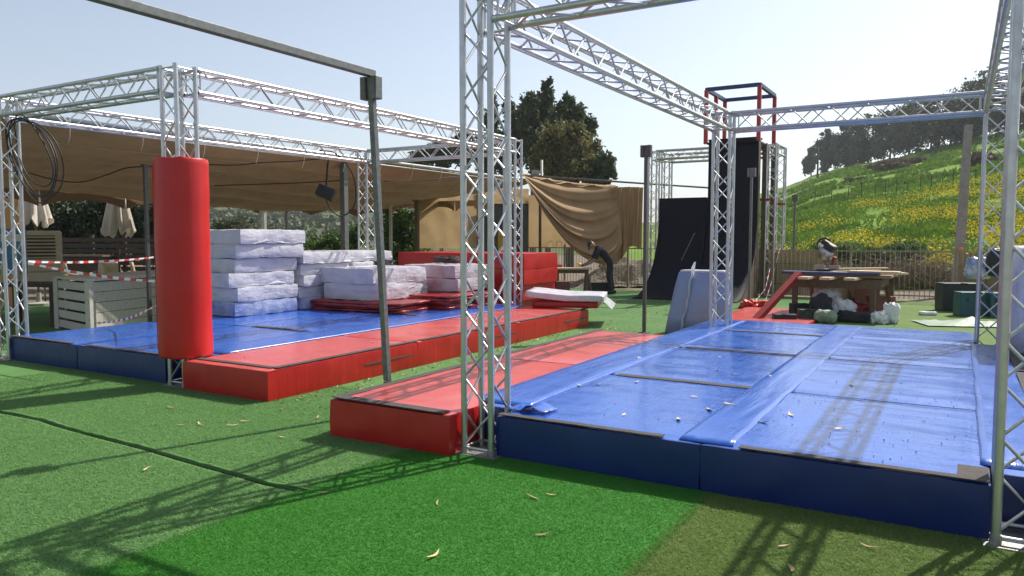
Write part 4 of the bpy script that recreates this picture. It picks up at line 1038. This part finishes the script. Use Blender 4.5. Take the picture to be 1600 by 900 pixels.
closed_umbrella(186, 18.6, 1.74, 2.90, 'cream folded umbrella hanging above the armchairs', .4)
closed_umbrella(58, 18.2, 1.98, 2.95, 'white folded umbrella above the beige air cooler', 1.7)
root = thing('slat_wall', tuple(gpt(92, 21.5)), math.atan2((gpt(248, 21.2)-gpt(92, 21.5)).y, (gpt(248, 21.2)-gpt(92, 21.5)).x), 'low dark slatted timber wall below the hedge', 'wall')
Lw = (gpt(300, 21.2)-gpt(92, 21.5)).length
for k in range(6):
    mb = MB(); mb.box((Lw/2, 0, .95+k*.16-.2), (Lw, .03, .12)); mb.build('slat', 'wooddark', root)
for k in range(5):
    mb = MB(); mb.box((k*Lw/4, .05, .85), (.10, .08, 1.7)); mb.build('wall_post', 'wooddark', root)
mb = MB(); mb.box((.85, -.35, .78), (1.7, .5, .62)); mb.build('planter_front', 'wooddark', root)
mb = MB(); mb.box((.85, -.35, 1.12), (1.8, .6, .05)); mb.build('planter_rim', 'woodold', root)
root = thing('sign_board', tuple(gpt(12, 15.0)), YAW+R(6), 'blue printed board on a stand behind the leftmost truss post', 'sign')
mb = MB(); mb.box((.08, 0, 1.35), (.55, .03, .90)); mb.build('panel', 'bluesign', root)
mb = MB(); mb.bar((.28, -.05, .0), (.12, -.02, 1.9), .05, .04); mb.build('stand_leg', 'woodpale', root)
mb = MB(); mb.bar((-.16, -.05, .0), (-.02, -.02, 1.9), .05, .04); mb.build('stand_leg', 'woodpale', root)
mb = MB(); mb.box((.1, -.02, 1.62), (.40, .012, .14)); mb.build('white_print', 'tapewhite', root)
p = gpt(2, 17.0); mb = MB(); mb.box((0, 0, 1.25), (.9, .05, 2.5)); one('tan_panel', mb, 'canvas', 'tan canvas sheet at the left border behind the blue board', 'panel', loc=tuple(p), rz=YAW)
# barrier tape
def tape(pts, label, w=.036, pitch=.13):
    pts = [Vector(p) for p in pts]; segs = []
    root = thing('barrier_tape', tuple(pts[0]), 0, label, 'tape', 'red and white barrier tapes')
    L = sum((pts[i+1]-pts[i]).length for i in range(len(pts)-1)); n = int(L/pitch); 
    def at(t):
        x = t*(len(pts)-1); i = min(len(pts)-2, int(x)); return pts[i].lerp(pts[i+1], x-i)
    for k in range(n):
        P = []
        for q in range(4):
            t = (k+q/3)/n; p = at(t)-pts[0]-Vector((0, 0, .05*math.sin(math.pi*t))); tw = .5*math.sin(t*9)+.3
            off = Vector((_fw[0]*math.sin(tw), _fw[1]*math.sin(tw), math.cos(tw)))*w/2; P.append([p-off, p+off])
        mb = MB(); mb.surf(P); mb.build('red_band' if k % 2 else 'white_band', 'tapered' if k % 2 else 'tapewhite', root)
    return root
tape([at_depth(44, 411, 10.3), at_depth(150, 424, 9.6), at_depth(252, 440, 8.8)], 'red and white tape from the leftmost truss post to the red pad')
tape([at_depth(44, 409, 10.4), at_depth(150, 404, 12.5), at_depth(240, 402, 13.1)], 'red and white tape running back from the leftmost truss post')
tape([at_depth(150, 505, 11.5), at_depth(200, 492, 10.5), at_depth(252, 473, 8.9)], 'red and white tape rising from the counter foot to the red pad')
root_t = tape([at_depth(1196, 470, 19.2), at_depth(1205, 440, 19.6), at_depth(1216, 395, 20.1), at_depth(1220, 385, 20.3)], 'red and white tape hung on the far truss posts')
root_t = tape([at_depth(1172, 478, 17.6), at_depth(1185, 462, 18.0), at_depth(1196, 448, 18.6), at_depth(1203, 420, 19.4)], 'red and white tape trailing from the pole by the curved wall')
blob('tape_heap', gpt(1182, 17.4), (.5, .4, .16), 'tapered', 'crumpled barrier tape heap at the pole by the curved wall', 'tape', 27, .35, 5)

# ---------------------------------------------------------------- hills
def interp(x, xs, ys): return float(np.interp(x, xs, ys))
SK_X = [940, 1000, 1100, 1185, 1232, 1270, 1330, 1400, 1500, 1540, 1600, 1800, 2100, 2600]
SK_Y = [366, 352, 330, 302, 288, 272, 256, 245, 222, 213, 200, 180, 165, 160]
SK_D = [260, 250, 220, 195, 180, 165, 150, 138, 118, 110, 100, 90, 80, 70]
def hill_z(px, d):
    ys = interp(px, SK_X, SK_Y); dr = interp(px, SK_X, SK_D); k = math.sqrt(1+((px-800)/FPX)**2)
    zr = at_depth(px, ys, dr).z; t = (d-24.0)/(dr-24.0)
    if t < 0: return -.05
    q = at_depth(px, 400, d)
    bump = .10*min(1, (d-24)/8)*noise.fractal(Vector((q.x*.22, q.y*.22, 1)), 1, 2, 4)*(1+d*.012)
    if t <= 1: return -.05+(zr+.05)*(t**.92)+bump
    return zr+bump+(d-dr)*.004
cols = list(range(940, 1240, 12))+list(range(1240, 1660, 8))+list(range(1660, 2640, 40)); P = []
ds = [24.0+1.0*i for i in range(22)]+[46*1.06**i for i in range(1, 36)]
for px in cols:
    row = []
    for d in ds:
        q = floor_at(px, d); q.z = hill_z(px, d); row.append(q)
    P.append(row)
mb = MB(); mb.surf(P); struct('hillside', mb, 'hillgrass', smooth=True)
P = []
FX = [-2200, -400, 0, 300, 640, 800, 1000, 1200, 1700]; FY = [285, 285, 290, 296, 306, 330, 350, 356, 360]
for px in range(-2200, 1700, 30):
    row = []
    for i in range(30):
        d = 45+395*(i/29)**1.3; ys = interp(px, FX, FY); zr = at_depth(px, ys, 440).z; q = floor_at(px, d)
        q.z = -.05+zr*(max(0, d-70)/370)**1.25+(1.2*noise.fractal(Vector((q.x*.03, q.y*.03, 5)), 1, 2, 4)*max(0, d-70)/150); row.append(q)
    for i in range(4): q = floor_at(px, 460+i*25); q.z = row[29].z-2-i*4; row.append(q)
    P.append(row)
mb = MB(); mb.surf(P); struct('far_hills', mb, 'farhill', smooth=True)

# ---------------------------------------------------------------- foliage helpers
def quads(cent, size, name, m, parent=None, up=.0, aspect=.55):
    c = len(cent); a = rng.normal(size=(c, 3)); a /= np.linalg.norm(a, axis=1)[:, None]
    b = rng.normal(size=(c, 3)); b[:, 2] += up; b -= a*(a*b).sum(1)[:, None]; b /= np.linalg.norm(b, axis=1)[:, None]
    s = size*(.6+.8*rng.random(c))[:, None]; V = np.zeros((c, 4, 3))
    V[:, 0] = cent-b*s; V[:, 1] = cent+a*s*aspect-b*s*.1; V[:, 2] = cent+b*s; V[:, 3] = cent-a*s*aspect-b*s*.1
    me = bpy.data.meshes.new(name); me.vertices.add(c*4); me.vertices.foreach_set('co', V.ravel())
    me.loops.add(c*4); me.loops.foreach_set('vertex_index', np.arange(c*4, dtype=np.int32))
    me.polygons.add(c); me.polygons.foreach_set('loop_start', np.arange(0, c*4, 4, dtype=np.int32))
    me.update(); me.validate(); me.materials.append(M[m])
    o = bpy.data.objects.new(name, me); return link(o, parent)
def cloud(lobes, n, clumps=14, csize=.30):
    """points in leafy clumps spread through ellipsoid lobes (cx,cy,cz,rx,ry,rz)"""
    L = np.array(lobes, float); vol = L[:, 3]*L[:, 4]*L[:, 5]; pr = vol**.8/np.sum(vol**.8); out = []
    for k, l in enumerate(L):
        nk = max(40, int(n*pr[k])); nc = max(6, int(clumps*(pr[k]*len(L))**.5*1.6))
        d = rng.normal(size=(nc, 3)); d /= np.linalg.norm(d, axis=1)[:, None]
        cc = d*(rng.random(nc)**.42)[:, None]
        idx = rng.integers(0, nc, nk); g = rng.normal(size=(nk, 3))*csize*.55
        p = (cc[idx]+g)*l[3:6]+l[:3]; out.append(p)
    return np.concatenate(out)
def tree(base, lobes, n, leaf, m, label, cat='tree', group=None, trunk=.16, name='tree', clumps=16, csize=.3, forks=True):
    r = thing(name, tuple(base), 0, label, cat, group)
    top = max(l[2] for l in lobes); mb = MB()
    cx = sum(l[0] for l in lobes)/len(lobes); cy = sum(l[1] for l in lobes)/len(lobes)
    mb.tube([(0, 0, -.1), (cx*.2+.05, cy*.2, top*.25), (cx*.5, cy*.5, top*.5), (cx*.8, cy*.8, top*.8)], [trunk, trunk*.8, trunk*.55, trunk*.2], 8)
    mb.build('trunk', 'bark', r, smooth=True)
    if forks:
        for l in lobes:
            h = max(.2, min(l[2]*.6, top*.55)); f = h/top
            mb = MB(); a = Vector((cx*f, cy*f, h)); b = Vector(l[:3])
            mid = a.lerp(b, .5)+Vector((random.uniform(-.1, .1), random.uniform(-.1, .1), .1*l[5])); mb.tube([a, mid, b], [trunk*.45, trunk*.3, trunk*.1], 6); mb.build('limb', 'bark', r, smooth=True)
    quads(cloud(lobes, n, clumps, csize), leaf, 'crown', m, r)
    return r
tag(quads(BRUSH[1], .16, 'twigs', 'drybrush', BRUSH[0], 0, .07), kind='stuff')
# eucalyptus group beyond the canopy
DT = 46.0; PX = DT/FPX
def eu(px, yb, lobes, n, m, label, leaf=.15, d=DT, group='trees beyond the tarp', **kw):
    base = floor_at(px, d); k = d/FPX; L = []
    for (x, y, rx, ry) in lobes:
        c = at_depth(x, y, d)-base; L.append((c.x, c.y, c.z, rx*k, rx*k, ry*k))
    return tree(base, L, n, leaf, m, label, group=group, **kw)
eu(832, 0, [(830, 165, 12, 20), (828, 200, 17, 40), (838, 235, 20, 40)], 7000, 'leafdark', 'dark columnar tree above the tarp, left one of two', trunk=.22, csize=.36, leaf=.13)
eu(856, 0, [(856, 140, 8, 14), (853, 165, 14, 24), (848, 205, 18, 36)], 7000, 'leafdark', 'tallest dark columnar tree above the tarp', d=47.0, trunk=.22, csize=.36, leaf=.13)
eu(890, 0, [(887, 160, 10, 14), (888, 188, 20, 28), (905, 205, 20, 30), (922, 198, 9, 16), (870, 215, 16, 30)], 9500, 'leafdark', 'dark tree with a pointed double top above the tarp', d=45.0, trunk=.22, csize=.36, leaf=.13)
eu(890, 0, [(880, 232, 34, 34), (905, 225, 26, 30), (856, 245, 22, 28), (918, 250, 22, 28), (895, 262, 40, 26)], 19000, 'leafolive', 'broad olive brown tree in front of the dark columnar trees', d=40.0, leaf=.11, trunk=.25, csize=.33, clumps=26)
eu(945, 0, [(945, 262, 16, 22), (935, 280, 18, 16)], 4000, 'leafdark', 'small grey green tree at the right end of the tree group', d=39.0, leaf=.12)
eu(800, 0, [(798, 175, 10, 30), (808, 215, 14, 44), (790, 240, 16, 40)], 6000, 'leafdark', 'slim dark tree seen between the near truss tubes', d=47.0, leaf=.15, csize=.34)
eu(765, 0, [(770, 190, 12, 40), (760, 245, 18, 36)], 5000, 'leafdark', 'dark tree behind the near truss post', d=48.0, leaf=.15, csize=.34)
eu(690, 0, [(668, 245, 22, 18), (700, 240, 22, 24), (728, 235, 18, 28), (645, 250, 14, 12)], 7000, 'leafdark', 'low dark tree above the canopy left of the near truss post', d=50.0)
# trees along the hill crest
hx = [(1288, 66, 34), (1318, 72, 44), (1352, 74, 52), (1385, 80, 60), (1415, 88, 66), (1448, 82, 60), (1478, 80, 52), (1508, 92, 70), (1533, 104, 84), (1562, 100, 80), (1592, 96, 78), (1264, 44, 20)]
for i, (px, hp, wp) in enumerate(hx):
    dr = interp(px, SK_X, SK_D)*.97; k = dr/FPX; bz = hill_z(px, dr); base = floor_at(px, dr); base.z = bz-.2
    h = hp*k; w = wp*k*.5; L = []
    for q in range(7):
        L.append((random.uniform(-.7, .7)*w, random.uniform(-.5, .5)*w, h*(.22+.50*random.random()), w*.55, w*.5, h*.24))
    L.append((0, 0, h*.86, w*.5, w*.5, h*.14))
    lb = ['leftmost grey green tree but one on the hill crest', 'third crest tree from the left end of the row', 'fourth crest tree from the left, dense and rounded', 'fifth crest tree from the left above the brown scrub', 'sixth crest tree from the left, wide crowned', 'seventh crest tree from the left behind the beam', 'eighth crest tree from the left, thin crowned', 'crest tree just behind the top of the concrete post', 'tallest crest tree rising above the beam at the right', 'tall crest tree behind the far right truss post', 'crest tree at the right border of the hill', 'small leftmost tree at the low end of the crest'][i]
    tree(base, L, 5600, .24*k/.1, 'leafgrey', lb, group='trees along the hill crest', trunk=.012*h+.08, clumps=12, csize=.36)
# shrubs beyond the fence and the hedge behind the seating
def shrub(px, d, lobes, n, leaf, m, label, group='shrubs beyond the fence', nm='shrub', zb=0):
    base = floor_at(px, d); k = d/FPX; L = []
    for (x, y, rx, ry) in lobes:
        c = at_depth(x, y, d)-base; L.append((c.x, c.y, c.z, rx*k, rx*k, ry*k))
    return tree(base, L, n, leaf, m, label, 'shrub', group, trunk=.05, name=nm, clumps=22, csize=.3)
shrub(630, 26.5, [(622, 352, 28, 30), (645, 370, 26, 34), (604, 378, 26, 26), (640, 400, 34, 26)], 9000, .055, 'leafbright', 'bright green bush beyond the fence left of the tan canvas')
shrub(512, 29, [(530, 378, 30, 16), (500, 384, 26, 14), (555, 372, 22, 22), (525, 400, 44, 20)], 8000, .06, 'leafbright', 'yellow green low bush beyond the fence behind the canopy posts')
shrub(370, 34, [(372, 352, 30, 16), (345, 362, 26, 18), (410, 365, 30, 14), (372, 385, 50, 22)], 7000, .07, 'leafgrey', 'grey green bush beyond the white mattress stack')
shrub(450, 36, [(440, 372, 30, 12), (470, 374, 26, 12), (450, 388, 46, 16)], 5000, .07, 'leafgrey', 'dull green low bush under the far canopy edge')
for i, (px, lb) in enumerate(((20, 'leftmost dark hedge shrub behind the seating'), (85, 'dark hedge shrub behind the air cooler'), (140, 'dark hedge shrub left of the cream umbrella'), (195, 'dark hedge shrub behind the cream umbrella'), (250, 'dark hedge shrub beside the red pad'))):
    shrub(px, 24.2, [(px, 322, 34, 28), (px-12, 350, 34, 26), (px+14, 360, 34, 28), (px, 388, 38, 26)], 7000, .06, 'leafhedge', lb, 'hedge shrubs behind the seating', 'hedge_shrub')
shrub(1330, 25.8, [(1300, 392, 30, 14), (1340, 398, 34, 16), (1385, 400, 30, 14), (1420, 392, 30, 16)], 8000, .06, 'leafbright', 'green bank of weeds behind the fence and work table')
# scrub on the hill
for i, (px, d, w, h, lb) in enumerate(((1385, 88, 34, 14, 'brown scrub patch in the middle of the hill'), (1408, 100, 22, 12, 'brown scrub patch above the middle one'), (1432, 92, 15, 9, 'small brown scrub right of the middle patch'), (1338, 74, 20, 9, 'low brown scrub above the wire fence at left'), (1528, 62, 26, 22, 'brown scrub beside the concrete post'), (1465, 100, 14, 6, 'dark scrub dot high on the hill'), (1452, 110, 9, 5, 'smallest dark scrub dot near the crest'))):
    k = d/FPX; base = floor_at(px, d); base.z = hill_z(px, d)-.1
    tree(base, [(-w*k*.4, 0, h*k*.4, w*k*.6, w*k*.5, h*k*.5), (w*k*.4, 0, h*k*.4, w*k*.55, w*k*.5, h*k*.45), (0, 0, h*k*.6, w*k*.5, w*k*.5, h*k*.5)], 2600, .16, 'drybrush' if i < 5 else 'leafdark', lb, 'bush', 'scrub on the hill', trunk=.05, name='scrub_bush', clumps=16)
sc = []
while len(sc) < 900:
    px = random.uniform(250, 1050); d = random.uniform(90, 400); q = floor_at(px, d)
    if noise.noise(Vector((q.x*.015, q.y*.015, 3)))+random.uniform(-.4, .4) > 0:
        ys = interp(px, FX, FY); zr = at_depth(px, ys, 440).z; sc.append((q.x, q.y, -.05+zr*(max(0, d-70)/370)**1.25+(1.2*noise.fractal(Vector((q.x*.03, q.y*.03, 5)), 1, 2, 4)*max(0, d-70)/150), d))
pts = []
for (x, y, z, d) in sc:
    r_ = random.uniform(.7, 1.9); g = rng.normal(size=(26, 3))*np.array([r_, r_, r_*.45])*.6; pts.append(g+np.array([x, y, z+r_*.4]))
tag(quads(np.concatenate(pts), .55, 'far_scrub', 'leafgrey', None, 0, .8), 'scattered dark scrub over the far hills under the canopy edge', 'scrub', kind='stuff')
# grass tufts and yellow flowers on the hill (uncountable)
def scatter(n, d0, d1, keep, p=1.0):
    out = []
    while len(out) < n:
        px = random.uniform(1160, 1680); d = d0+(d1-d0)*random.random()**p
        q = floor_at(px, d)
        if keep(q.x, q.y, px, d): q.z = hill_z(px, d); out.append((q.x, q.y, q.z))
    return np.array(out)
tu = scatter(30000, 24.2, 62, lambda x, y, px, d: noise.noise(Vector((x*.35, y*.35, 2)))+random.uniform(-.5, .7) > 0, 1.3)
tu[:, 2] += .12*rng.random(len(tu)); tag(quads(tu, .20, 'hill_grass', 'tuft', None, 2.0, .22), 'tall green grass covering the lower slope of the hill', 'grass', kind='stuff')
tu = scatter(14000, 55, 125, lambda x, y, px, d: noise.noise(Vector((x*.25, y*.25, 7))) > .05, 1.0)
tu[:, 2] += .1; tag(quads(tu, .34, 'hill_grass', 'tuft', None, 1.5, .4), 'short green grass clumps on the upper slope of the hill', 'grass', kind='stuff')
def fl_keep(x, y, px, d):
    a = noise.fractal(Vector((x*.30, y*.22, 11)), 1, 2, 3)+(px-1400)/520.0
    return a+random.uniform(-.35, .35) > .22 and d < 50
fl = scatter(17000, 25.5, 50, fl_keep, 1.2); fl[:, 2] += .18+.32*rng.random(len(fl))
tag(quads(fl, .036, 'yellow_flowers', 'flower', None, 0, .9), 'yellow mustard flowers spread over the lower hillside', 'flowers', kind='stuff')
mb = MB(); P = [[(-2.2+4.4*i/26, -.9+1.8*j/14, max(-.05, 1.0*math.exp(-((i-13)/9)**2-((j-7)/4.5)**2)+.22*noise.fractal(Vector((i*.45, j*.45, 6)), .7, 2, 5)*math.exp(-((i-13)/11)**2-((j-7)/5.5)**2)-.06)) for j in range(15)] for i in range(27)]
mb.surf(P); one('rubble_mound', mb, 'rubble', 'grey brown rubble mound behind the fence right of the man', 'mound', loc=tuple(floor_at(985, 25.6)), rz=YAW)
# wire fence on the hill
root = thing('wire_fence', tuple(floor_at(1295, 56)), 0, 'thin wire fence with dark posts running across the hill', 'fence'); prev = None; wires = [[], []]
for px in (1270, 1296, 1322, 1344, 1364, 1380, 1398, 1414, 1434, 1452, 1468, 1484, 1500, 1520):
    d = 56-(px-1295)*.03; q = floor_at(px, d); q.z = hill_z(px, d); h = .95+.25*random.random(); l = q-root.location
    mb = MB(); mb.bar(l-Vector((0, 0, .1)), l+Vector((random.uniform(-.08, .08), 0, h)), .05, .05); mb.build('post', 'wooddark', root)
    wires[0].append(l+Vector((0, 0, .9))); wires[1].append(l+Vector((0, 0, .5)))
for w in wires:
    mb = MB(); mb.tube(w, .008, 4); mb.build('wire', 'galvdark', root)
# utility pole
d = 118; base = floor_at(1274, d); base.z = hill_z(1274, d)-.3
root = thing('utility_pole', tuple(base), YAW, 'thin wooden utility pole at the low end of the hill crest', 'pole')
hp = at_depth(1273, 230, d).z-base.z
mb = MB(); mb.tube([(0, 0, 0), (0, 0, hp)], [.17, .11], 8); mb.build('shaft', 'wooddark', root, smooth=True)
mb = MB(); mb.box((-.3, 0, hp-.25), (1.8, .12, .12)); mb.build('crossarm', 'wooddark', root)
for x in (-1.1, -.3, .5):
    mb = MB(); mb.tube([(x, 0, hp-.2), (x, 0, hp+.1)], .06, 8); mb.build('insulator', 'concrete', root)
# antenna-like white post with a lamp behind the tarp
base = floor_at(846, 27); zt = at_depth(846, 250, 27).z
root = thing('lamp_post', tuple(base), YAW, 'pale post with a small floodlight rising behind the tarp', 'lamp post')
mb = MB(); mb.tube([(0, 0, 0), (0, 0, zt)], .045, 10); mb.build('post', 'cream', root, smooth=True)
mb = MB(); mb.box((-.22, 0, zt-.45), (.26, .16, .16), Matrix.Rotation(R(-20), 3, 'X')); mb.build('lamp_head', 'concrete', root, bevel=.01)
mb = MB(); mb.bar((-.12, 0, zt-.45), (0, 0, zt-.45), .03, .03); mb.build('arm', 'galvdark', root)

# ---------------------------------------------------------------- fallen leaves
def leaf_mesh(seed, L, w, m='leafdry'):
    rr = random.Random(seed); P = []; bend = rr.uniform(-.3, .3); curl = rr.uniform(.05, .22)
    for i in range(9):
        t = i/8; ww = w*math.sin(math.pi*t**.8)**.8+.0006; x = (t-.5)*L; y = bend*L*(t-.5)**2*2
        P.append([(x, y-ww, curl*L*abs(t-.5)**1.5+.004), (x, y, curl*L*abs(t-.5)**1.5+.001), (x, y+ww, curl*L*abs(t-.5)**1.5+.005)])
    mb = MB(); mb.surf(P); me = bpy.data.meshes.new('leaf'); me.from_pydata(mb.v, [], mb.f); me.update(); me.materials.append(M[m]); return me
LM = [leaf_mesh(i, .09+.02*(i % 3), .008+.002*(i % 2)) for i in range(5)]
LM2 = [leaf_mesh(i+9, .08+.02*(i % 3), .012+.003*(i % 2), 'leafpale') for i in range(5)]
def litter(pts, z, label, group, s=1.0, lm=LM):
    for i, (px, py) in enumerate(pts):
        q = on_z(px, py, z); o = bpy.data.objects.new('fallen_leaf', lm[random.randrange(5)]); COL.objects.link(o)
        o.location = q; o.rotation_euler = (random.uniform(-.15, .15), random.uniform(-.15, .15), random.uniform(0, 6.28)); k = s*random.uniform(.7, 1.15); o.scale = (k, k, k)
        tag(o, label, 'leaf', group)
litter([(683, 786), (860, 773), (848, 836), (832, 777), (680, 868), (1358, 855), (1238, 890), (268, 637), (312, 663), (285, 664), (363, 665), (383, 658), (228, 733), (48, 681), (440, 683), (565, 608), (600, 640), (505, 770), (950, 720), (520, 655), (1225, 853), (440, 640), (470, 622), (497, 652)], .012, 'narrow dry tan leaf lying on the near green turf', 'dry leaves on the turf')
litter([(905, 602), (935, 601), (1106, 574), (1192, 660), (1310, 670), (995, 597), (975, 648), (1140, 632), (1060, 655), (1150, 585), (1125, 558), (1108, 640), (1205, 588), (1330, 600), (1085, 620), (1235, 648), (1120, 578), (1000, 560)], MH+.014, 'dry pale leaf lying on the right blue mats', 'dry leaves on the blue mats', 1.1, LM2)
litter([(628, 612), (600, 596), (350, 545), (505, 548), (640, 520)], MH+.014, 'small dry leaf lying on the red mats', 'dry leaves on the red mats', .7)
# finer litter: flecks on the mats and bits along the gap between the red mats
pts = np.concatenate([np.stack([rng.uniform(-2.9, .15, 160), rng.uniform(4.85, 12, 160), np.full(160, MH+.016)], 1), np.stack([rng.uniform(-1.2, .15, 110), rng.uniform(4.85, 7, 110), np.full(110, MH+.016)], 1), np.stack([rng.uniform(-7, -6, 60), rng.uniform(5.3, 12, 60), np.full(60, MH+.016)], 1)])
o = quads(pts, .0055, 'debris_flecks', 'wooddark', None, 0, .7); tag(o, 'tiny dark flecks of debris scattered over the mats', 'debris', kind='stuff')
pts = np.concatenate([np.stack([rng.uniform(-5.85, -4.5, 420), rng.uniform(5.2, 13, 420), np.full(420, .012)], 1), np.stack([rng.uniform(-8, -4.2, 500), rng.uniform(13, 21.5, 500), np.full(500, .012)], 1), np.stack([rng.uniform(-5.84, -5.6, 160), rng.uniform(5.2, 12, 160), np.full(160, .012)], 1)])
o = quads(pts, .022, 'leaf_litter', 'leafdry', None, 0, .3); tag(o, 'pale dry leaf litter on turf between the platforms', 'litter', kind='stuff')

# ---------------------------------------------------------------- haze
mb = MB(); mb.box((0, 300, 24), (1900, 1300, 52)); hz = mb.build('haze', 'dirt')
hm = bpy.data.materials.new('haze'); hm.use_nodes = True; hn = hm.node_tree; hn.nodes.clear()
ho = hn.nodes.new('ShaderNodeOutputMaterial'); hv = hn.nodes.new('ShaderNodeVolumePrincipled'); hv.inputs['Color'].default_value = (.86, .90, .96, 1); hv.inputs['Density'].default_value = .00045; hv.inputs['Anisotropy'].default_value = .3
hn.links.new(hv.outputs[0], ho.inputs['Volume']); hz.data.materials.clear(); hz.data.materials.append(hm); tag(hz, 'thin pale haze in the air over the hills', 'haze', kind='stuff')
